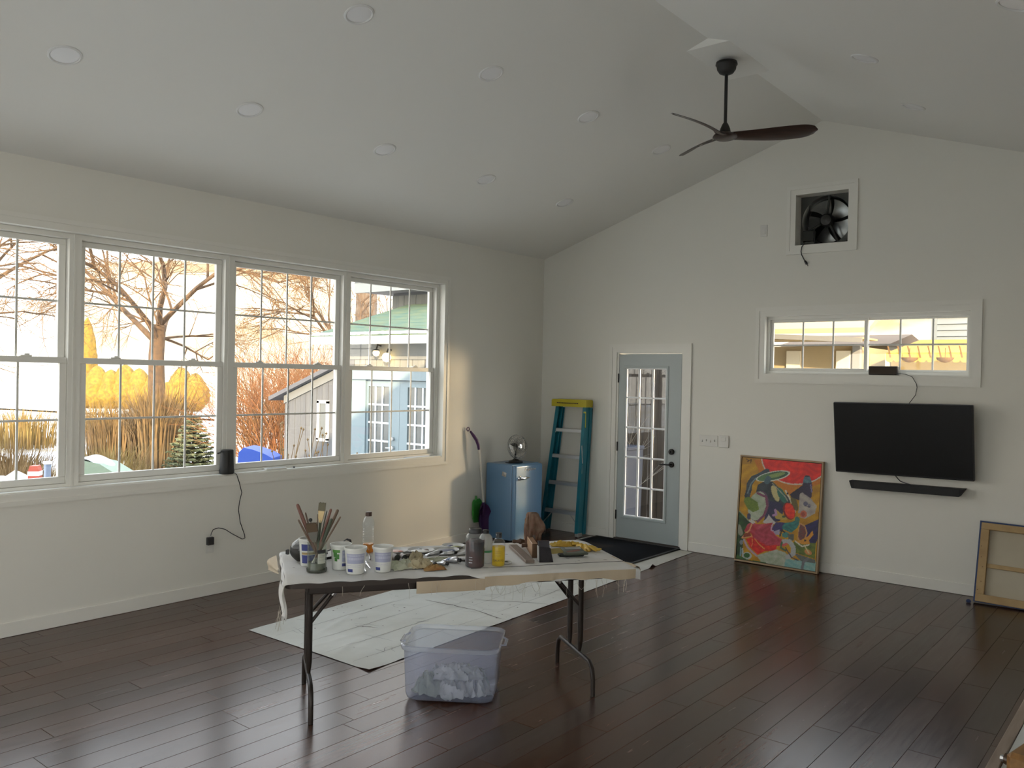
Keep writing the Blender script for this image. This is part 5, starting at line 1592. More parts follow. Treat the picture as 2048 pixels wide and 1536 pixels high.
# ------------------------------------------------------------------ folding table with its canvas
TC = Vector((2.808, -4.561, 0)); TA = math.atan2(.83, .558)
TU, TW = Vector((math.cos(TA), math.sin(TA), 0)), Vector((-math.sin(TA), math.cos(TA), 0))
TOP = .742
def tb(u, w, z=None):
    p = TC + TU * u + TW * w
    p.z = TOP + .0045 if z is None else z
    return p
DKM = mat('dark_brown_table_metal', (0.030, 0.022, 0.018), 0.45, metal=.35)
TBT = mat('dark_brown_table_edge', (0.035, 0.024, 0.018), 0.55)
t = thing('folding_table', 'long folding table with dark metal wishbone legs under a paint stained canvas', 'table', TC, TA)
HL, HW2 = .915, .380
m = MB(); r = .05
poly = []
for cx_, cy_, a0 in ((HL - r, HW2 - r, 0), (-HL + r, HW2 - r, 90), (-HL + r, -HW2 + r, 180), (HL - r, -HW2 + r, 270)):
    for k in range(6):
        a = math.radians(a0 + 18 * k); poly.append((cx_ + r * math.cos(a), cy_ + r * math.sin(a)))
m.prism(poly, TOP - .026, TOP, lambda a, b, h: (a, b, h)); m.build('table_top', TBT, t)
m = MB()
for s_ in (-1, 1):
    m.bb(-.80, .80, s_ * .335 - .012, s_ * .335 + .012, TOP - .066, TOP - .026, .004)
    m.bb(s_ * .80 - .012, s_ * .80 + .012, -.335, .335, TOP - .066, TOP - .026, .004)
m.build('apron', DKM, t)
LX = .775
for s_ in (-1, 1):
    x = s_ * LX
    bar = MB()
    # foot: a low bow with two down-turned ends, and two uprights
    bar.tube([(x, -.290, .002), (x, -.288, .10), (x, -.272, .150), (x, -.235, .178), (x, .235, .178), (x, .272, .150), (x, .288, .10), (x, .290, .002)], .0135, 12)
    bar.build('leg_foot', DKM, t, 60)
    for w_ in (-.085, .085):
        MB().tube([(x, w_, TOP - .03), (x, w_, .26), (x, w_ * .95, .215), (x, w_ * .9, .180)], [.0165, .0165, .013, .006], 12).build('leg', DKM, t, 60)
    br = MB()
    for w_ in (-.085, .085):
        br.tube([(x - s_ * .006, w_, .46), (x - s_ * .125, w_ * .6, .60), (x - s_ * .245, w_ * .35, TOP - .045)], .010, 8)
    br.build('brace', DKM, t, 60)
    MB().tube([(x - s_ * .118, -.052, .592), (x - s_ * .15, -.046, .63)], .0145, 10).build('lock_collar', STEEL, t, 40)
    MB().tube([(x - s_ * .15, -.045, .63), (x - s_ * .235, -.03, TOP - .05)], .007, 8).build('slide_rod', STEEL, t, 40)

CL = mat('paint_stained_table_canvas', (0.60, 0.575, 0.53), 0.92, var=(.70, .70, .70), vscale=3.2, bump=.12, bscale=240)
CLB = mat('tan_and_shaded_canvas', (0.47, 0.375, 0.265), 0.92, var=(.53, .44, .32), vscale=4)
t = thing('canvas_tablecloth', 'off white canvas cloth spread over the folding table with frayed edges', 'tablecloth', TC, TA)
def drape(d, rr=.014):
    """outward/down travel for overhang distance d"""
    q = rr * PI / 2
    if d <= 0: return d, 0.0
    if d < q:
        a = d / rr; return rr * math.sin(a), -rr * (1 - math.cos(a))
    return rr, -rr - (d - q)
def cloth_pt(u, v):
    uu = -.915 - .17 + u * (.915 * 2 + .17 + .10)
    f_ = max(0.0, min(1.0, (uu + .90) / 1.8))
    front = .006 + .055 * max(0, min(1, (uu - .02) / .16)) + .004 * math.sin(uu * 40)
    ww = -.380 - front + v * (.76 + front + .02)
    z = TOP + .003
    x, y = uu, ww
    # left end hangs down
    if uu < -.905:
        d = -.905 - uu
        full = .175
        drop_len = .055 + .075 * (1 - v) ** 3 + .012 * math.sin(v * 23)
        d2 = d / full * drop_len
        o, dz = drape(d2, .016)
        x = -.905 - o - .004 * math.sin(v * 19) * min(1, d / .08)
        z += dz
    elif uu > .915:
        d = uu - .915
        x = .915 + d * .9; z -= d * d * 1.8
    if ww < -.380:
        d = -.380 - ww
        o, dz = drape(d, .013)
        y = -.380 - o - .003 * math.sin(uu * 22)
        z += dz
    # folded hem along the right front
    if uu > .10 and ww < -.262 and ww > -.382:
        z += .0035
    z += .0022 * mnoise.noise(Vector((uu * 5, ww * 5, 0))) + .0012 * abs(mnoise.noise(Vector((uu * 14, ww * 14, 2)))) if -.9 < uu < .92 and ww > -.378 else 0
    return (x, y, max(z, .3))
m = MB(); m.grid(cloth_pt, 150, 64); m.build('cloth', CL, t, 60)
# frayed tail at the left front corner
m = MB()
def tail(u, v):
    wd = .090 * (1 - v) ** 1.1 + .006
    return (-.924 - .008 * math.sin(v * 6) - .012 * math.sin(u * 6), -.378 + 1.3 * wd * (1 - u) + .012 * math.sin(v * 5) - .02 * v, TOP - .012 - .150 * v + .015 * math.sin(u * 9 + v * 4))
m.grid(tail, 8, 18); m.build('frayed_tail', CL, t, 60)
# tan fold standing out behind the left end
m = MB()
def fold(u, v):
    w_ = .08 + .32 * u
    out = .012 + .052 * u * math.sin(min(1.0, v * 1.1) * PI * .62)
    return (-.925 - out + .004 * math.sin(v * 9), w_ - .03 * v, TOP - .016 - (.030 + .045 * u) * v ** 1.1 + .012 * math.sin(PI * v) * u)
m.grid(fold, 14, 10); m.build('tan_fold', CLB, t, 70)
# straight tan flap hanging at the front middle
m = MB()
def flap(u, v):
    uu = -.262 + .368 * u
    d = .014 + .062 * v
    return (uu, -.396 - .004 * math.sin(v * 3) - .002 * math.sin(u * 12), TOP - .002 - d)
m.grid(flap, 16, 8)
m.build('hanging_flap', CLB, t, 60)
# rolled hem at the right end
m = MB()
def curl(u, v):
    a = math.radians(150 - 330 * v); r_ = .022 * (1 - .35 * u)
    return (.935 + .052 + r_ * math.cos(a) - .02 * u, -.385 + .30 * u, TOP - .018 + r_ * math.sin(a) + .004 * math.sin(u * 8))
m.grid(curl, 10, 14); m.build('rolled_hem', CLB, t, 70)
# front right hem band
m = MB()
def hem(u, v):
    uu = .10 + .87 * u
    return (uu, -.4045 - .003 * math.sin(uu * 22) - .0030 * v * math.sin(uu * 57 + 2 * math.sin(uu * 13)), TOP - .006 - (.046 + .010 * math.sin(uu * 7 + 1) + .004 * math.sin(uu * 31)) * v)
m.grid(hem, 110, 4); m.build('hem_band', CLB, t, 60)  # tan here carries the warm shade of the hanging cloth front
MB().tube([(.06 + .91 * k / 30, -.262 + .0015 * math.sin(k * 1.1) - .004 * math.sin(k * .21), TOP + .0075) for k in range(31)], .0014, 5).build('crease_line', mat('dark_crease', (.06, .05, .045), .9), t)  # thin dark line drawn along the fold of the hem
MB().tube([(-.20 + .5 * k / 12, -.395, TOP - .060) for k in range(13)], .001, 4).build('hem_thread', mat('canvas_thread', (.5, .46, .38), .9), t)
m = MB(); rnd = random.Random(21)
for i in range(34):
    uu = rnd.choice((rnd.uniform(-.86, .95), rnd.uniform(.12, .4), rnd.uniform(.55, .92)))
    L = rnd.uniform(.02, .10); y = -.397 - rnd.uniform(.0, .006); z0 = TOP - (.02 if uu < .1 else .055)
    a = rnd.uniform(-.02, .02)
    m.tube([(uu, y, z0), (uu + a, y - .004, z0 - L * .5), (uu + a * rnd.uniform(-1, 2), y - .003, z0 - L)], .0008, 4, caps=False)
for uu in (.16, .27, .36, .62):
    m.tube([(uu + .06 * k / 6, -.399, TOP - .055 - .05 * math.sin(PI * k / 6)) for k in range(7)], .0008, 4, caps=False)
for k in range(10):
    m.tube([(-.93 + rnd.uniform(-.02, .02), -.38 + rnd.uniform(-.02, .06), TOP - .13 + rnd.uniform(-.02, .03)), (-.93 + rnd.uniform(-.03, .02), -.39 + rnd.uniform(-.03, .06), TOP - .18 - rnd.uniform(0, .05))], .0008, 4, caps=False)
m.build('loose_threads', mat('canvas_thread', (.5, .46, .38), .9), t, kind='stuff')
m = MB()
for i in range(60):
    uu, ww = rnd.uniform(-.88, .88), rnd.uniform(-.25, .34); r_ = rnd.uniform(.002, .010)
    m.add([(uu + r_ * math.cos(k * PI / 3) * rnd.uniform(.5, 1.6), ww + r_ * math.sin(k * PI / 3), TOP + .0068) for k in range(6)], [tuple(range(6))])
m.build('paint_spots', mat('grey_paint_spot', (.33, .31, .30), .8), t, kind='stuff')

# ------------------------------------------------------------------ things on the table
GL = glassmat('clear_glass', (.93, .95, .93), (.55, .58, .55), .03, .03)
CLEARP = glassmat('clear_plastic', (.93, .95, .96), (.75, .78, .80), .07, .05)
# jar of brushes
jp = tb(-.747, -.147)
t = thing('glass_jar', 'tall clear glass jar full of paint brushes at the left end of the table', 'jar', jp)
m = MB(); m.olathe([(.0, .002), (.050, .002), (.053, .008), (.053, .02), (.0505, .03), (.0505, .150), (.053, .156), (.0535, .162), (.050, .164), (.0475, .158), (.0475, .012), (.0, .010)], 30)
m.build('glass', GL, t, 40)
MB().olathe([(.0535, .004), (.0545, .012), (.0535, .018)], 30).build('base_ring', mat('dark_green_glass', (.05, .055, .04), .15), t, 40)
MB().lathe([(0, .012), (.046, .012), (.0465, .050), (0, .052)], 24).build('murky_water', mat('murky_grey_water', (.10, .105, .075), .25), t, 40)
def patch(m, rfn, a0, a1, z0, z1, n=10, off=.0006, nz=1):
    vs = []; fs = []
    for j in range(nz + 1):
        z = z0 + (z1 - z0) * j / nz
        for k in range(n + 1):
            a = a0 + (a1 - a0) * k / n
            r_ = rfn(z) + off
            vs.append((r_ * math.cos(a), r_ * math.sin(a), z))
    for j in range(nz):
        for k in range(n):
            fs.append((j * (n + 1) + k, j * (n + 1) + k + 1, (j + 1) * (n + 1) + k + 1, (j + 1) * (n + 1) + k))
    return m.add(vs, fs)
TOCAM = math.atan2(CAM.y - jp.y, CAM.x - jp.x)
patch(MB(), lambda z: .0512, TOCAM + .08, TOCAM + .95, .050, .102).build('paper_label', mat('grey_paper_label', (.42, .43, .36), .7), t)
patch(MB(), lambda z: .0512, TOCAM + .02, TOCAM + 1.0, .106, .122).build('black_label', mat('black_label', (.02, .02, .022), .5), t)
def scribble(parent, rfn, a0, a1, rows, mt, name='small_print', off=.0012, seed=1):
    """rows of tiny unreadable print: (z0, z1)"""
    rnd = random.Random(seed); m = MB()
    for z0, z1 in rows:
        a = a0
        while a < a1:
            da = rnd.uniform(.03, .09); patch(m, rfn, a, min(a + da, a1), z0, z1, 2, off); a += da + rnd.uniform(.02, .05)
    return m.build(name, mt, parent, kind='stuff')
scribble(t, lambda z: .0512, TOCAM + .18, TOCAM + .85, ((.090, .093), (.083, .085), (.068, .070)), mat('grey_print', (.2, .2, .18), .7))

BROWNH = mat('worn_brown_handle', (0.145, 0.095, 0.062), 0.5)
REDH = mat('worn_red_handle', (0.17, 0.072, 0.050), 0.5)
GREENH = mat('dark_green_handle', (0.060, 0.072, 0.046), 0.5)
FERR = mat('tarnished_brass_ferrule', (0.36, 0.26, 0.13), 0.35, metal=.8)
FERG = mat('tarnished_grey_ferrule', (0.24, 0.23, 0.20), 0.4, metal=.7)
BRIS = mat('brown_bristle', (0.105, 0.07, 0.040), 0.9)
BRISG = mat('olive_bristle', (0.145, 0.13, 0.085), 0.9)
RIGHT = Vector((CR.x, CR.y, 0)).normalized(); FWD = Vector((CF.x, CF.y, 0)).normalized()
def jarbrush(label, lat, hgt, kind, mt, wd=.006, dep=0.0):
    b = jp + RIGHT * max(-.034, min(.034, -lat * .30)) + FWD * max(-.03, min(.03, -dep)) + Vector((0, 0, .016))
    e = jp + RIGHT * lat + FWD * dep + Vector((0, 0, hgt))
    d = (e - b).normalized(); L = (e - b).length
    t = thing('paint_brush', label, 'brush', b, group='brushes standing in the glass jar')
    t.rotation_mode = 'QUATERNION'
    q = Vector((0, 0, 1)).rotation_difference(d)
    # face flat brushes to the room
    t.rotation_quaternion = q
    if kind == 'handle':
        MB().tube([(0, 0, .06), (0, 0, L * .55), (0, 0, L * .8), (0, 0, L * .965), (0, 0, L * .99), (0, 0, L)], [wd * .7, wd * 1.05, wd * 1.15, wd * 1.05, wd * .85, wd * .35], 10).build('handle', mt, t, 60)
        MB().tube([(0, 0, .025), (0, 0, .065)], [wd * .9, wd * .75], 10).build('ferrule', FERG, t, 60)
        MB().tube([(0, 0, 0.0), (0, 0, .027)], [wd * .5, wd * .9], 8).build('bristles', BRIS, t)
    elif kind == 'flat':
        R = RZ(math.atan2(RIGHT.y, RIGHT.x))
        bh, fh = (.042, .05) if wd < .02 else (.048, .045)
        MB().tube([(0, 0, 0.0), (0, 0, L - bh - fh)], [.004, .0075], 10).build('handle', mt, t, 60)
        m = MB(); vs = []
        for z, hw, hd in ((L - bh - fh - .012, wd * .35, .007), (L - bh - fh + .01, wd * .75, .007), (L - bh, wd, .006)):
            vs += [tuple(R @ Vector((sx_ * hw, sy_ * hd, z))) for sx_, sy_ in ((-1, -1), (1, -1), (1, 1), (-1, 1))]
        fs = [(0, 1, 2, 3), (8, 9, 10, 11)] + [(i * 4 + k, i * 4 + (k + 1) % 4, i * 4 + 4 + (k + 1) % 4, i * 4 + 4 + k) for i in range(2) for k in range(4)]
        m.add(vs, fs).build('ferrule', FERR if wd < .02 else FERG, t)
        m = MB(); rnd = random.Random(int(wd * 9999))
        for k in range(15):
            xx = -wd + 2 * wd * k / 14
            m.box(R @ Vector((xx * 1.02, 0, L - bh / 2 + rnd.uniform(-.002, .002))), (2.3 * wd / 15, .0115, bh), R)
        m.build('bristles', BRISG if wd < .02 else BRIS, t, kind='stuff')
    else:
        MB().tube([(0, 0, 0), (0, 0, L - .01)], [.0032, .0022], 8).build('handle', mt, t, 60)
        MB().lathe([(0, -.011), (.008, -.006), (.010, 0), (.008, .007), (0, .011)], 12, (0, 0, L - .008)).build('ball_tip', mat('black_ball_tip', (.03, .03, .025), .6), t, 60)
    return t
jarbrush('thick reddish brush handle leaning farthest left in the jar', -.112, .352, 'handle', REDH, .0085, .01)
jarbrush('thin brown brush handle leaning lowest on the left of the jar', -.097, .275, 'handle', BROWNH, .0045, -.02)
jarbrush('thin straw coloured brush handle between the two left leaning ones', -.072, .305, 'handle', BROWNH, .0038, .03)
jarbrush('wand with a small black ball tip standing in the jar', -.039, .278, 'ball', BROWNH)
jarbrush('wide flat brush with brown bristles at the front of the jar', -.027, .258, 'flat', BROWNH, .025, -.03)
jarbrush('tall flat brush with olive bristles and brass ferrule, topmost in the jar', .024, .362, 'flat', GREENH, .0165, .0)
jarbrush('brush handle with a rounded red tip right of the tall flat brush', .067, .330, 'handle', REDH, .0068, .012)
jarbrush('thick brown brush handle reaching high on the right of the jar', .101, .325, 'handle', BROWNH, .0082, .025)
jarbrush('thick dull green brush handle lower on the right of the jar', .078, .283, 'handle', GREENH, .0085, -.02)
jarbrush('slender brush handle leaning farthest right in the jar', .121, .292, 'handle', BROWNH, .0042, .0)
jarbrush('needle thin brush handle just left of the tall flat brush', -.004, .300, 'handle', BROWNH, .0028, .02)
jarbrush('needle thin brush handle just right of the tall flat brush', .042, .317, 'handle', GREENH, .003, .03)

# yogurt tubs
TUBW = mat('white_tub_plastic', (0.66, 0.66, 0.62), 0.4)
LAV = mat('lavender_label', (0.36, 0.37, 0.50), 0.55)
NAVY = mat('navy_label', (0.035, 0.045, 0.19), 0.5)
def tub(u, w, label, style, r=.055, h=.132, rz=0.0):
    p = tb(u, w); t = thing('plastic_tub', label, 'tub', p, group='used plastic tubs on the table')
    rf = lambda z: r * (.80 + .20 * z / h)
    MB().olathe([(0, .003), (rf(0) - .002, .001), (rf(0), .004), (rf(h * .9), h * .9), (r * 1.04, h * .91), (r * 1.06, h * .96), (r * 1.04, h), (r * .99, h), (r * .97, h * .93), (rf(0) - .004, .008), (0, .008)], 30).build('shell', TUBW, t, 35)
    ac = math.atan2(CAM.y - p.y, CAM.x - p.x) + rz
    if style == 'lavender':
        patch(MB(), rf, ac - .95, ac + 1.0, h * .42, h * .80, 14).build('label_panel', LAV, t)
        patch(MB(), rf, ac - .90, ac - .28, h * .10, h * .22, 8).build('label_block', NAVY, t)
        scribble(t, rf, ac - .85, ac + .9, ((h * .70, h * .76), (h * .56, h * .66)), mat('pale_print', (.52, .53, .62), .6), seed=int(abs(u) * 100))
        scribble(t, rf, ac - .9, ac + .6, ((h * .34, h * .355), (h * .28, h * .29)), mat('lavender_print', (.33, .32, .48), .6), 'fine_print', seed=int(abs(u) * 77))
    elif style == 'green':
        patch(MB(), rf, ac - .95, ac - .10, h * .70, h * .82, 8).build('label_panel', mat('leaf_green_label', (.10, .27, .055), .5), t)
        m = MB()
        for a_, z_, ra, rz_ in ((-.62, .62, .22, .09), (-.35, .55, .18, .10), (-.55, .44, .16, .08)):
            patch(m, rf, ac + a_ - ra, ac + a_ + ra, h * (z_ - rz_), h * (z_ + rz_), 6, .0009)
        m.build('leaf_print', mat('dark_green_print', (.06, .19, .04), .5), t)
        patch(MB(), rf, ac + .12, ac + .85, h * .34, h * .80, 8).build('label_panel', LAV, t)
        patch(MB(), rf, ac + .12, ac + .8, h * .16, h * .28, 8).build('label_block', NAVY, t)
        scribble(t, rf, ac + .18, ac + .8, ((h * .68, h * .74), (h * .50, h * .60)), mat('pale_print', (.52, .53, .62), .6), seed=9)
    else:
        patch(MB(), rf, ac - .85, ac + .9, h * .58, h * .82, 12).build('label_panel', NAVY, t)
        patch(MB(), rf, ac - .85, ac + .9, h * .44, h * .52, 12).build('label_panel', mat('gold_label', (.36, .25, .10), .5), t)
        patch(MB(), rf, ac - .85, ac + .9, h * .12, h * .42, 12).build('label_block', NAVY, t)
    return t
tub(-.78, .015, 'white tub with navy and gold label behind the brush jar', 'navy', .052, .148)
tub(-.618, -.105, 'white tub with a green leaf label right of the brush jar', 'green', .056, .134)
tub(-.555, -.222, 'white tub with a lavender label nearest the front edge, beside the green one', 'lavender', .0575, .137)
tub(-.410, -.210, 'white tub with a lavender label standing apart to the right of the others', 'lavender', .054, .134)

# tall ribbed bottle
YOIL = glassmat('amber_oil', (.90, .50, .03), (.66, .30, .008), .62, .05, 1.3)
p = tb(-.423, .285)
t = thing('plastic_bottle', 'tall clear ribbed plastic bottle a quarter full of amber oil with a brown cap', 'bottle', p)
pr = [(0, .002), (.030, .002), (.034, .008)]
for k in range(9):
    z = .02 + k * .0145; pr += [(.034, z), (.0315, z + .007)]
pr += [(.034, .152), (.0355, .165), (.034, .180), (.024, .202), (.0155, .212), (.0155, .222)]
MB().olathe(pr, 28).build('body', CLEARP, t, 30)
MB().lathe([(0, .004), (.031, .004), (.031, .052), (0, .053)], 24).build('oil', YOIL, t, 30)
MB().lathe([(.0, .213), (.0185, .213), (.0185, .234), (.016, .236), (0, .236)], 24).build('cap', mat('dark_brown_cap', (.06, .03, .02), .45), t, 40)

# respirator wrapped in clear plastic, behind the tubs
t = thing('respirator', 'dark respirator with a clear hood at the back left corner of the table', 'respirator', tb(-.815, .135), TA)
m = MB()
def msk(u, v):
    a = 2 * PI * u; r_ = (.020 + .038 * math.sin(min(1, v * 1.15) * PI * .62)) * (1 + .12 * math.cos(3 * a))
    return (r_ * math.cos(a) * 1.15, r_ * math.sin(a), .0 + .078 * v)
m.grid(msk, 20, 10); m.build('mask_body', mat('dark_rubber', (.035, .033, .03), .6), t, 80)
MB().lathe([(0, .0), (.014, .0), (.016, .008), (.012, .02), (0, .02)], 14, (-.062, -.02, .055), RY(-PI / 2)).build('valve', BLACK, t, 40)
m = MB()
def hood(u, v):
    a = 2 * PI * u; r_ = .062 * math.cos(v * PI / 2) ** .55 + .002
    r_ *= 1 + .06 * mnoise.noise(Vector((math.cos(a) * 3, math.sin(a) * 3, v * 5)))
    return (r_ * math.cos(a) * 1.05 + .01, r_ * math.sin(a), .066 + .062 * v)
m.grid(hood, 22, 10); m.build('clear_hood', glassmat('hazy_plastic', (.9, .91, .92), (.62, .63, .64), .34, .15), t, 80)
t = thing('strap', 'black strap curling up behind the green labelled tub', 'strap', tb(-.66, .17), TA)
MB().tube([(-.09, -.05, .012), (-.04, .0, .030), (.0, .03, .035), (.05, .035, .055), (.085, .02, .088), (.10, .005, .102), (.118, -.012, .098), (.122, -.025, .075), (.112, -.03, .05), (.09, -.035, .03), (.04, -.03, .012), (-.03, -.045, .006)], .007, 8, flat=.3).build('band', mat('black_webbing', (.022, .02, .022), .8), t, 70)
MB().box((-.03, -.01, .03), (.045, .03, .012), RZ(.5), .003).build('buckle', BLACK, t)
m = MB(); m.grid(lambda u, v: (-.12 + .10 * u, -.02 + .06 * v, .002 + .045 * math.sin(PI * u) * math.sin(PI * v)), 8, 6); m.build('pad', mat('dark_pad', (.03, .028, .027), .8), t, 70)

# loose tools lying on the cloth
def rod(name, label, cat, a, b, parts, group=None):
    A, B = tb(*a), tb(*b)
    d = (B - A); L = d.length
    t = thing(name, label, cat, A, math.atan2(d.y, d.x), group)
    for nm, f0, f1, r0, r1, mt, fl_ in parts:
        MB().tube([(L * f0, 0, max(r0, r1)), (L * f1, 0, max(r0, r1))], [r0, r1], 10, flat=fl_).build(nm, mt, t, 50)
    return t
SILV = mat('silver_metal', (.55, .57, .62), .3, metal=.8)
WHP = mat('white_handle', (.68, .70, .74), .35)
rod('palette_knife', 'silver palette knife lying farthest left between the tubs', 'knife', (-.497, -.04), (-.500, -.225), [('handle', 0, .55, .006, .0055, SILV, 1), ('blade', .5, 1, .007, .003, STEEL, .3)], 'tools between the tubs')
rod('palette_knife', 'longer silver palette knife lying right between the tubs', 'knife', (-.474, .09), (-.468, -.165), [('handle', 0, .5, .006, .005, SILV, 1), ('blade', .48, 1, .007, .003, STEEL, .3)], 'tools between the tubs')
rod('pencil', 'thin grey pencil below the ribbed bottle', 'pencil', (-.428, .20), (-.440, .06), [('shaft', 0, .9, .004, .004, SILV, 1), ('point', .9, 1, .004, .0008, BLACK, 1)])
rod('marker', 'thick white marker lying behind the tubs, left of the ribbed bottle', 'marker', (-.560, .330), (-.445, .195), [('barrel', 0, .72, .0095, .0095, WHP, 1), ('cap', .7, 1, .0105, .0095, mat('pale_blue_cap', (.50, .56, .68), .35), 1)])

# paint palettes (paper plates)
PLW = mat('paper_plate_white', (.62, .62, .60), .7)
def plate(u, w, r, label, blobs, name='paint_palette'):
    t = thing(name, label, 'palette', tb(u, w), group='paper palettes with paint')
    MB().lathe([(0, .002), (r * .72, .002), (r * .8, .003), (r * .97, .012), (r, .013), (r * .98, .0145), (r * .8, .006), (r * .7, .0045), (0, .0045)], 30).build('plate', PLW, t, 60)
    for k, (bx, by, br, cname, c_) in enumerate(blobs):
        m = MB(); ph = k * 1.7
        m.lathe([(br * 1.0, .0046), (br * .8, .0075), (br * .3, .009), (0, .0092)], 14, (bx, by, 0)); 
        m.v = [(x * 1.0 + .15 * br * math.sin(ph + 40 * y), y + .15 * br * math.cos(ph + 50 * x), z) for x, y, z in m.v]
        m.build('paint_blob', mat(cname, c_, .35), t, 70)
PINK = ('pink_paint', (.62, .33, .27)); ORG = ('rust_paint', (.35, .10, .05)); BLU = ('slate_blue_paint', (.10, .115, .20)); OLI = ('olive_paint', (.26, .28, .10)); WHT = ('white_paint', (.72, .71, .68)); BRN = ('brown_paint', (.12, .06, .035)); GRYP = ('blue_grey_paint', (.30, .32, .36))
plate(-.272, .255, .078, 'paper palette with pink paint at the back, just right of the ribbed bottle', [(-.01, 0, .045, *PINK), (.03, .02, .02, *ORG), (.015, -.035, .014, *BRN)])
plate(-.118, .235, .080, 'paper palette with a brown smear and white paint, second from the left', [(0, -.01, .05, *WHT), (.0, .04, .022, *BRN), (-.04, .03, .016, *GRYP)])
plate(.030, .215, .078, 'paper palette with slate blue paint, right of the brown smeared one', [(0, 0, .05, *BLU), (.04, -.03, .014, *GRYP)])
plate(.098, .325, .070, 'paper palette with olive and blue paint at the very back', [(.02, 0, .035, *OLI), (-.03, .0, .022, *BLU)])
t = thing('jar_lid', 'small white lid with dark paint residue beside the yellow bottle', 'lid', tb(.292, -.165))
MB().olathe([(0, .001), (.026, .001), (.029, .004), (.029, .010), (.027, .011), (.026, .004), (0, .004)], 24).build('rim', PLW, t, 40)
MB().lathe([(.016, .0042), (.012, .008), (0, .011)], 14, (-.006, 0, 0)).build('residue', mat('dark_green_residue', (.035, .035, .015), .6), t, 60)

# crumpled rags, rolled tubes
def crumple(seed, L, W_2, H, fr=5.0):
    m = MB()
    def fn(u, v):
        x, y = (u - .5) * 2, (v - .5) * 2
        e = max(0.0, 1 - (abs(x) ** 2.2 + abs(y) ** 2.2))
        r1 = abs(mnoise.noise(Vector((x * fr * .5 + seed, y * fr * .5, seed))))
        r2 = abs(mnoise.noise(Vector((x * fr + seed * 2, y * fr, seed))))
        h_ = (.15 + .85 * e ** .6) * (1 - 1.5 * r1) * .85 + .22 * (1 - 2.4 * r2) * e
        dx = mnoise.noise(Vector((x * 2.2, y * 2.2, seed + 7))) * .22; dy = mnoise.noise(Vector((x * 2.2, y * 2.2, seed + 17))) * .22
        return ((x + dx) * L, (y + dy) * W_2, max(.0015 + .003 * e, H * h_))
    m.grid(fn, 36, 26)
    return m
def rag(u, w, rz, L, W_2, H, seed, mt, label, grp='crumpled rags on the table', fr=5.0, z=None, name='rag'):
    o = crumple(seed, L, W_2, H, fr).build(name, mt, smooth=50)
    o.location = tb(u, w) if z is None else tb(u, w, z); o.rotation_euler = (0, 0, TA + rz)
    so = o.modifiers.new('thickness', 'SOLIDIFY'); so.thickness = .0015; so.offset = 1
    tag(o, label, 'rag', grp)
    return o
RGG = mat('pale_green_rag', (.36, .38, .27), .9, var=(.46, .45, .36), vscale=12)
RGB_ = mat('cream_rag', (.46, .40, .27), .9, var=(.37, .30, .18), vscale=12)
RGO = mat('ochre_stained_rag', (.33, .21, .08), .9, var=(.25, .11, .035), vscale=10)
rag(-.292, -.145, .3, .085, .065, .045, 3.3, RGG, 'crumpled pale green rag right of the last tub')
rag(-.205, -.165, -.2, .075, .05, .055, 8.1, RGB_, 'crumpled cream rag in the middle of the rag heap')
rag(-.135, -.235, .1, .062, .032, .030, 5.7, RGO, 'ochre stained rag at the front of the rag heap')
rag(-.080, -.02, .15, .080, .032, .020, 2.2, RGG, 'flat pale green rag behind the silver paint tubes')
rag(-.19, .02, .7, .045, .035, .055, 6.4, RGB_, 'peaked beige rag at the back of the rag heap')
def roll(u, w, rz, r_, L, mt, label, z=0):
    t = thing('rolled_tube', label, 'paint tube', tb(u, w, TOP + .0055 + z), TA + rz, 'rolled up dark paint tubes')
    pts = [(-L / 2 + L * k / 6, 0, r_) for k in range(7)]
    MB().tube(pts, r_, 12, caps=False).build('tube_body', mt, t, 60)
    MB().lathe([(0, -.0), (r_ * .62, 0), (r_ * .95, .001)], 12, (-L / 2 + .004, 0, r_), RY(PI / 2)).build('hollow_end', DARKR, t)
ROLLM = mat('dull_brown_tube', (.115, .095, .08), .45, metal=.3)
roll(-.310, .025, 1.9, .020, .07, ROLLM, 'dark rolled paint tube at the left of the rag heap')
roll(-.255, .045, 1.6, .016, .065, ROLLM, 'smaller dark rolled tube behind the green rag')
roll(-.215, .075, .5, .013, .07, ROLLM, 'short dark rolled tube among the rags, farther back')

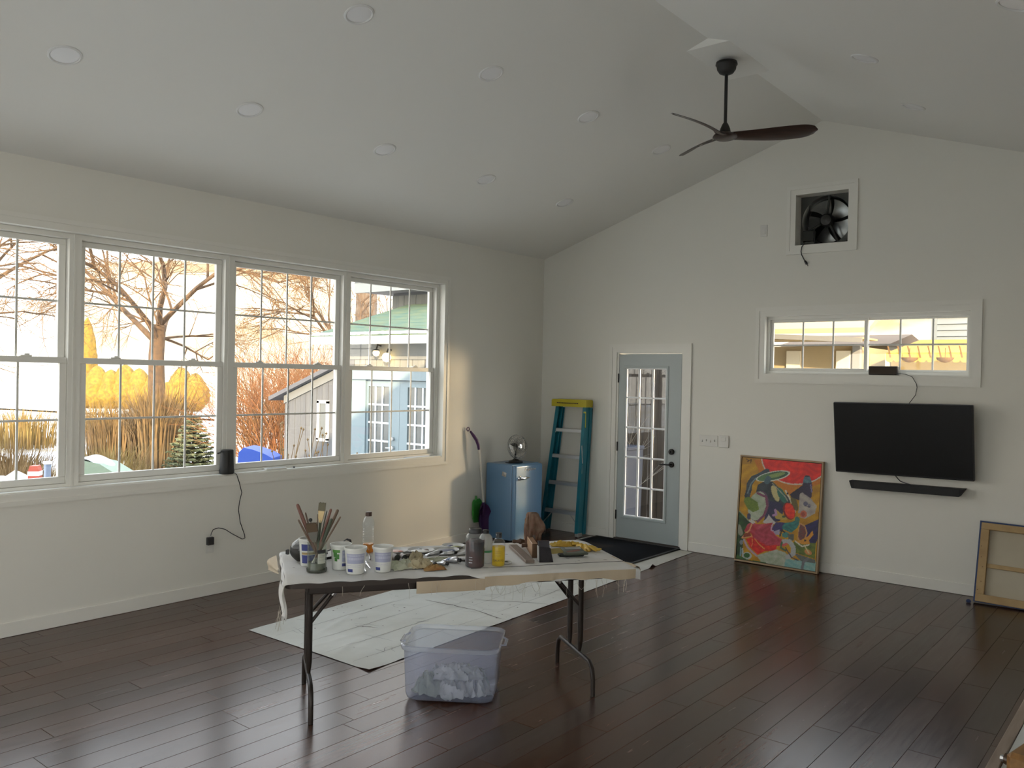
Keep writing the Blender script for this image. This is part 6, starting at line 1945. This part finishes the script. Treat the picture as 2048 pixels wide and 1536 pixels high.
FOIL = mat('silver_paint_tube', (.60, .60, .62), .28, metal=.85, bump=.25, bscale=60)
LABM = mat('tube_label_white', (.62, .62, .64), .5)
def ptube(u, w, rz, L, r_, label, stripe):
    t = thing('paint_tube', label, 'paint tube', tb(u, w), TA + rz, 'silver paint tubes')
    m = MB(); vs = []; n_ = 14
    for k in range(9):
        f_ = k / 8; hw = r_ * (1 + .25 * (1 - f_)); hh = r_ * (.10 + .90 * f_ ** .7)
        for j in range(n_):
            a = 2 * PI * j / n_; vs.append((L * f_, hw * math.cos(a) * (1 + .06 * math.sin(k * 2.1)), hh + hh * math.sin(a)))
    fs = [(k * n_ + j, k * n_ + (j + 1) % n_, (k + 1) * n_ + (j + 1) % n_, (k + 1) * n_ + j) for k in range(8) for j in range(n_)]
    fs += [tuple(range(n_))[::-1], tuple(8 * n_ + j for j in range(n_))]
    m.add(vs, fs).build('tube_body', FOIL, t, 60)
    m = MB(); vs = []
    for k in (3, 4, 5):
        f_ = k / 8; hw = r_ * (1 + .25 * (1 - f_)) + .0008; hh = r_ * (.10 + .90 * f_ ** .7)
        vs += [(L * f_, hw * math.cos(2 * PI * j / n_), hh + (hh + .0008) * math.sin(2 * PI * j / n_)) for j in range(0, 8)]
    m.add(vs, [(k * 8 + j, k * 8 + j + 1, k * 8 + 8 + j + 1, k * 8 + 8 + j) for k in range(2) for j in range(7)]).build('label_band', stripe, t, 60)
    MB().lathe([(r_ * .95, 0), (r_ * .5, .008), (r_ * .5, .011)], n_, (L, 0, r_), RY(PI / 2)).build('shoulder', FOIL, t, 50)
    MB().lathe([(r_ * .62, .010), (r_ * .62, .026), (r_ * .5, .028), (0, .028)], 12, (L, 0, r_), RY(PI / 2)).build('cap', BLACK, t, 40)
ptube(-.155, -.055, -1.15, .085, .013, 'silver paint tube pointing forward, left of the pair before the jar', mat('tube_band_grey', (.35, .36, .38), .5))
ptube(-.100, -.085, -1.05, .080, .013, 'silver paint tube pointing forward, right of the pair before the jar', LABM)
ptube(-.045, -.035, -.85, .095, .019, 'largest silver paint tube with blue bands next to the big jar', mat('tube_band_blue', (.12, .17, .30), .5))
ptube(.02, -.03, -.55, .085, .014, 'silver paint tube half hidden behind the big jar', LABM)
ptube(-.115, .115, .35, .085, .013, 'crumpled silver paint tube behind the peaked beige rag', LABM)
ptube(-.035, .125, -.2, .08, .013, 'crumpled silver paint tube before the slate blue palette', mat('tube_band_grey', (.35, .36, .38), .5))
ptube(.045, .085, .2, .085, .012, 'silver paint tube lying behind the flat green rag', LABM)

# big jar, white bottle, yellow bottle
p = tb(.094, -.212)
t = thing('plastic_jar', 'large clear plastic jar of dark red and grey dried paint with a black lid', 'jar', p)
MB().olathe([(0, .002), (.047, .002), (.053, .010), (.0535, .02), (.0535, .155), (.051, .168), (.043, .180), (.034, .186), (.034, .192)], 30).build('body', CLEARP, t, 35)
m = MB()
def fill(u, v):
    a = 2 * PI * u; r_ = .0505 * (1 + .02 * mnoise.noise(Vector((math.cos(a) * 4, math.sin(a) * 4, v * 6))))
    return (r_ * math.cos(a), r_ * math.sin(a), .006 + (.135 + .012 * mnoise.noise(Vector((math.cos(a) * 2, math.sin(a) * 2, 1)))) * v)
m.grid(fill, 30, 12)
m.lathe([(.0, .150), (.030, .152), (.050, .138)], 20)
m.build('dried_paint', mat('dark_red_grey_sludge', (.020, .018, .021), .7, var=(.075, .022, .019), vscale=28, vstretch=(1, 1, .45)), t, 60)
MB().lathe([(0, .186), (.036, .186), (.0365, .190), (.0365, .206), (.033, .211), (0, .211)], 28).build('lid', BLACK, t, 40)
ac = math.atan2(CAM.y - p.y, CAM.x - p.x)
scribble(t, lambda z: .0535, ac - .62, ac - .25, ((.030, .035), (.045, .049), (.060, .063)), WHP, 'white_print', seed=5)
p = tb(.178, -.125)
t = thing('squeeze_bottle', 'white bottle with a green band standing behind the big jar', 'bottle', p)
MB().olathe([(0, .001), (.036, .001), (.0385, .006), (.0385, .130), (.036, .145), (.026, .158), (.015, .164), (.015, .170)], 26).build('body', glassmat('milky_plastic', (.9, .9, .88), (.62, .62, .58), .55, .1), t, 40)
MB().olathe([(.039, .062), (.039, .074)], 26).build('green_band', mat('green_band', (.06, .26, .11), .5), t, 40)
MB().lathe([(0, .165), (.018, .165), (.018, .182), (.014, .185), (0, .185)], 20).build('cap', BLACK, t, 40)
p = tb(.228, -.213)
t = thing('oil_bottle', 'clear bottle of bright yellow painting medium with a black cap', 'bottle', p)
MB().olathe([(0, .002), (.033, .002), (.0365, .007), (.037, .02), (.037, .120), (.034, .134), (.024, .146), (.0155, .152), (.0145, .160)], 28).build('body', CLEARP, t, 35)
MB().lathe([(0, .005), (.0345, .005), (.0352, .02), (.0352, .108), (0, .109)], 26).build('oil', glassmat('yellow_oil', (.95, .78, .02), (.95, .72, .015), .68, .05, 1.3), t, 35)
MB().lathe([(0, .156), (.0165, .156), (.0165, .174), (.014, .177), (.0175, .178), (.0175, .182), (0, .182)], 22).build('cap', BLACK, t, 40)
ac = math.atan2(CAM.y - p.y, CAM.x - p.x)
o = text('GALKYD', .0165, 'lettering', BLACK, t, (.038 * math.cos(ac), .038 * math.sin(ac), .030), (PI / 2, 0, ac + PI / 2), .0003)
# bend the word around the bottle
for v in o.data.vertices:
    a = v.co.x / .0378; v.co = Vector((.0378 * math.sin(a), v.co.y, .0378 * math.cos(a) - .038))
scribble(t, lambda z: .0374, ac - .5, ac + .4, ((.085, .088), (.075, .078), (.060, .063)), mat('yellow_brown_print', (.35, .24, .02), .6), seed=15)

# wooden bits and the draped rag
GRYW = mat('grey_brown_board', (.22, .17, .135), .6, var=(.15, .11, .085), vscale=5, vstretch=(1, 6, 6))
BEECH = mat('beech_block', (.40, .25, .145), .5, var=(.31, .18, .10), vscale=5, vstretch=(1, 6, 6))
a_, b_ = tb(.455, .250), tb(.420, -.195)
d = b_ - a_; t = thing('board', 'flat grey brown wooden strip lying left of the beech block', 'board', a_.lerp(b_, .5), math.atan2(d.y, d.x))
MB().box((0, 0, .0095), (d.length, .052, .018), None, .002).build('strip', GRYW, t)
a_, b_ = tb(.568, .335), tb(.492, -.060)
d = b_ - a_; t = thing('wooden_vise', 'upright beech block with a wooden screw knob beside the draped rag', 'block', a_.lerp(b_, .5), math.atan2(d.y, d.x))
MB().box((0, 0, .040), (d.length, .032, .080), None, .002).build('block', BEECH, t)
MB().box((d.length / 2 + .0005, 0, .040), (.003, .0325, .081)).build('end_grain', mat('dark_end_grain', (.13, .07, .035), .7), t)
DKWD = mat('dark_turned_wood', (.10, .055, .035), .45)
MB().lathe([(0, 0), (.010, 0), (.011, .02), (.016, .026), (.018, .036), (.012, .046), (.009, .06), (.012, .07), (.010, .082), (0, .084)], 14, (-d.length * .22, -.016, .038), RX(PI / 2)).build('screw_knob', DKWD, t, 60)
MB().tube([(-d.length * .05, -.016, .028), (-d.length * .05, -.05, .026)], [.010, .013], 10).build('wooden_nut', DKWD, t, 40)
# draped rag
RAGB = mat('brown_paint_rag', (.120, .050, .032), .85, var=(.20, .135, .09), vscale=26, bump=.15, bscale=90)
p = tb(.560, .175)
t = thing('draped_rag', 'brown stiff rag draped high over a bottle at the right part of the table', 'rag', p, TA)
m = MB()
def drp(u, v):
    a = 2 * PI * u
    top = .222
    f_ = v
    prof = .010 + .054 * min(1, f_ * 3.0) ** .5 - .020 * max(0, f_ - .5)
    sq = 1 / max(abs(math.cos(a)), abs(math.sin(a))) ** .55
    crk = abs(mnoise.noise(Vector((math.cos(a) * 1.6 + 3, math.sin(a) * 1.6, f_ * 1.3)))) * .030 + abs(mnoise.noise(Vector((math.cos(a) * 3.5, math.sin(a) * 3.5 + 9, f_ * 2.0)))) * .014
    r_ = prof * sq * (1 - .08 * math.cos(a + 2.4)) - crk * min(1, f_ * 3)
    z = top - .200 * max(0, f_ - .05) ** 1.0 - .022 * min(1, f_ * 2) * math.cos(a + .5) * (1 - f_)
    tri = abs(((a * 4.5 / PI + 1.3 * f_) % 2) - 1)
    r_ -= .015 * tri * min(1, f_ * 2.5)
    c_ = max(0, math.cos(a + .75)) ** 10
    bump_ = math.sin(min(1, max(0, f_ - .12) * 1.9) * PI)
    r_ += c_ * .018 * bump_
    return (r_ * math.cos(a) - .004, r_ * math.sin(a) * .9, max(.004, z))
m.grid(drp, 72, 30); m.build('cloth', RAGB, t, 28)
MB().lathe([(.034, .0), (.034, .12), (.02, .15), (.014, .205), (0, .206)], 18).build('covered_bottle', mat('dark_bottle', (.05, .025, .015), .3), t, 40)
# dark scrubbing brush
p = tb(.520, -.170)
t = thing('scrub_brush', 'black bristled block brush with a pale metal band leaning against the draped rag', 'brush', p, TA - .10)
t.scale = (1, 1, .86)
m = MB()
m.prism([(-.040, 0), (.040, 0), (.030, .085), (-.034, .098)], -.022, .022, lambda a, b, h: (a, h + b * .35, b)); m.build('bristle_block', mat('black_bristles', (.016, .014, .018), .75, bump=.6, bscale=160), t)
m = MB(); m.prism([(-.030, 0), (.030, 0), (.030, .045), (-.034, .045)], -.012, .012, lambda a, b, h: (a - .002, h + .031 + b * .35, b + .082)); m.build('handle_block', mat('dark_stained_wood', (.024, .022, .03), .5), t)
m = MB(); m.prism([(-.0435, .004), (-.041, .004), (-.036, .098), (-.0385, .098)], -.020, .020, lambda a, b, h: (a, h + b * .35, b)); m.build('metal_band', mat('dull_grey_band', (.34, .33, .32), .5), t)
# yellow rubber gloves
YG = mat('yellow_rubber', (.60, .41, .055), .5, var=(.52, .30, .03), vscale=6)
def glove(u, w, rz, seed, label):
    t = thing('rubber_glove', label, 'glove', tb(u, w), TA + rz, 'yellow rubber gloves')
    rnd = random.Random(seed)
    m = crumple(seed, .075, .045, .034, 4.0); m.build('palm', YG, t, 50)
    for k in range(4):
        y = -.034 + .022 * k; L = (.055, .07, .066, .05)[k]
        a = (k - 1.5) * .22 + rnd.uniform(-.2, .2)
        b = Vector((.055, y, .012)); 
        pts = [b + Vector((math.cos(a) * L * f_, math.sin(a) * L * f_ + .006 * math.sin(f_ * 4 + k), .004 + .010 * math.sin(f_ * 3 + k) * (1 - f_))) - Vector((0, 0, .004 * f_)) for f_ in (0, .35, .7, .95, 1)]
        MB().tube(pts, [.0095, .0095, .0088, .007, .003], 9, flat=.7).build('finger', YG, t, 70)
    pts = [Vector((-.01, .035, .012)), Vector((.01, .056, .012)), Vector((.03, .066, .009)), Vector((.04, .069, .008))]
    MB().tube(pts, [.010, .010, .008, .003], 9, flat=.7).build('thumb', YG, t, 70)
glove(.775, .235, -.3, 4.2, 'yellow rubber glove lying limp at the back right corner of the table')
glove(.868, .115, -1.2, 9.6, 'yellow rubber glove spilling toward the right end of the table')
# small flat things in front of the gloves
a_ = tb(.690, .060)
t = thing('card', 'mustard coloured card propped flat behind the scrub brush', 'card', a_ + Vector((0, 0, .001)), TA + .12, rot=(.28, 0, TA + .12))
MB().box((-.03, 0, .004), (.105, .075, .006), None, .001).build('sheet', mat('mustard_card', (.36, .28, .08), .6), t)
t = thing('glass_slab', 'small clear glass palette slab smeared with grey and red paint', 'palette', tb(.775, .065) + Vector((0, 0, .004)), rot=(.24, 0, TA + .08))
MB().box((0, 0, .004), (.135, .085, .005), None, .001).build('glass', glassmat('smeared_glass', (.78, .82, .80), (.40, .43, .40), .45, .08), t)
MB().box((-.005, -.018, .0068), (.09, .018, .0008), RZ(.15)).build('red_smear', mat('dull_red_smear', (.20, .07, .05), .5), t)
MB().box((.01, .02, .0068), (.10, .022, .0008), RZ(-.1)).build('grey_smear', mat('grey_smear', (.36, .37, .38), .5), t)
t = thing('pouch', 'flat dark green folded pouch in front of the glass slab', 'pouch', tb(.725, -.075), TA - .12)
MB().box((-.012, .012, .008), (.150, .050, .014), None, .005).build('back_flap', mat('dark_slate_fabric', (.03, .035, .03), .7), t)
MB().box((.01, -.012, .020), (.145, .052, .012), RY(-.03), .005).build('front_flap', mat('dark_green_fabric', (.075, .085, .06), .7), t)
MB().box((.01, -.012, .0268), (.10, .028, .0015), RY(-.03)).build('sheen_strip', mat('grey_green_fabric', (.12, .13, .10), .5), t)

# ------------------------------------------------------------------ storage bin under the table
BINP = glassmat('frosted_bin_plastic', (.93, .95, 1.0), (.60, .66, .86), .27, .18)
BINR = glassmat('frosted_bin_rim', (.95, .96, 1.0), (.72, .77, .90), .32, .10)
BA = math.atan2(.277, .41)
t = thing('storage_bin', 'frosted clear plastic storage bin half full of rags under the table', 'bin', (2.855, -4.555, 0.001), BA)
def binring(hx, hy, ch, z, n=5):
    pts = []
    for sx_, sy_, a0 in ((1, 1, 0), (-1, 1, 90), (-1, -1, 180), (1, -1, 270)):
        for k in range(n + 1):
            a = math.radians(a0 + 90 * k / n); pts.append((sx_ * (hx - ch) + ch * math.cos(a), sy_ * (hy - ch) + ch * math.sin(a), z))
    return pts
def ringmesh(levels):
    m = MB(); vs = []; n_ = len(levels[0])
    for L_ in levels: vs += L_
    fs = [(i * n_ + k, i * n_ + (k + 1) % n_, (i + 1) * n_ + (k + 1) % n_, (i + 1) * n_ + k) for i in range(len(levels) - 1) for k in range(n_)]
    return m.add(vs, fs), n_
lv = [binring(.10, .08, .03, .006), binring(.215, .165, .05, .004), binring(.238, .188, .055, .018), binring(.246, .196, .055, .045), binring(.258, .206, .06, .285)]
m, n_ = ringmesh(lv); m.f.append(tuple(range(n_))); m.mi.append(0)
m.build('shell', BINP, t, 50)
m, _ = ringmesh([binring(.258, .206, .06, .285), binring(.272, .219, .075, .288), binring(.276, .223, .08, .298), binring(.276, .223, .08, .312), binring(.268, .215, .075, .315)]); m.build('rim', BINR, t, 50)
for s_ in (-1, 1):
    MB().tube([(s_ * .270, -.075, .300), (s_ * .292, -.055, .294), (s_ * .294, .055, .294), (s_ * .270, .075, .300)], .009, 8, flat=.6).build('handle', BINR, t, 50)
RGG2 = mat('dirty_white_rag', (.52, .50, .48), .9, var=(.36, .36, .33), vscale=9)
RGG3 = mat('grey_green_rag', (.23, .25, .20), .9, var=(.34, .35, .27), vscale=9)
bc = Vector((2.855, -4.555, 0.012))
def brag(x, y, z, L, W_2, H, seed, mt, label):
    o = crumple(seed, L, W_2, H, 4.5).build('rag', mt, smooth=50)
    q = RZ(BA) @ Vector((x, y, 0)); o.location = bc + q + Vector((0, 0, z)); o.rotation_euler = (0, 0, BA + seed)
    tag(o, label, 'rag', 'rags inside the storage bin')
brag(-.125, -.05, .0, .075, .085, .13, 1.2, RGG3, 'grey green rag heaped at the left inside the bin')
brag(.0, -.06, .0, .10, .085, .10, 2.1, RGG2, 'dirty white rag low in the middle inside the bin')
brag(.125, -.03, .0, .075, .085, .12, .4, RGG2, 'dirty white rag at the right inside the bin')
brag(-.08, .07, .0, .10, .075, .12, 3.0, RGG2, 'dirty white rag at the back left inside the bin')
brag(.09, .07, .0, .10, .075, .13, 3.3, RGG3, 'grey green rag at the back right inside the bin')
brag(.02, .0, .085, .14, .09, .07, .15, RGG2, 'dirty white rag spread over the top of the heap in the bin')

# unseen lamp added for a reflected sun patch on the window wall
t = thing('added_fill_lamp', 'added unseen warm lamp on a post outside the glazed door', 'lamp', (3.05, 2.30, GZ))
MB().tube([(0, 0, 0), (0, 0, 2.0)], .03, 10).build('post', BLACKM, t)
MB().box((0, .04, 2.12), (.34, .10, .26), None, .02).build('housing', BLACKM, t)
MB().box((0, -.012, 2.12), (.30, .006, .22)).build('lens', mat('added_lamp_lens', (1, .8, .5), .5, emit=((1, .75, .42), 20)), t)
sd = bpy.data.lights.new('added_fill_spot', 'SPOT'); sd.energy = 800; sd.color = (1.0, .76, .46); sd.shadow_soft_size = .22; sd.spot_size = math.radians(46); sd.spot_blend = .5
so = bpy.data.objects.new('added_fill_spot', sd); C.objects.link(so); so.location = (3.05, 2.25, GZ + 2.12)
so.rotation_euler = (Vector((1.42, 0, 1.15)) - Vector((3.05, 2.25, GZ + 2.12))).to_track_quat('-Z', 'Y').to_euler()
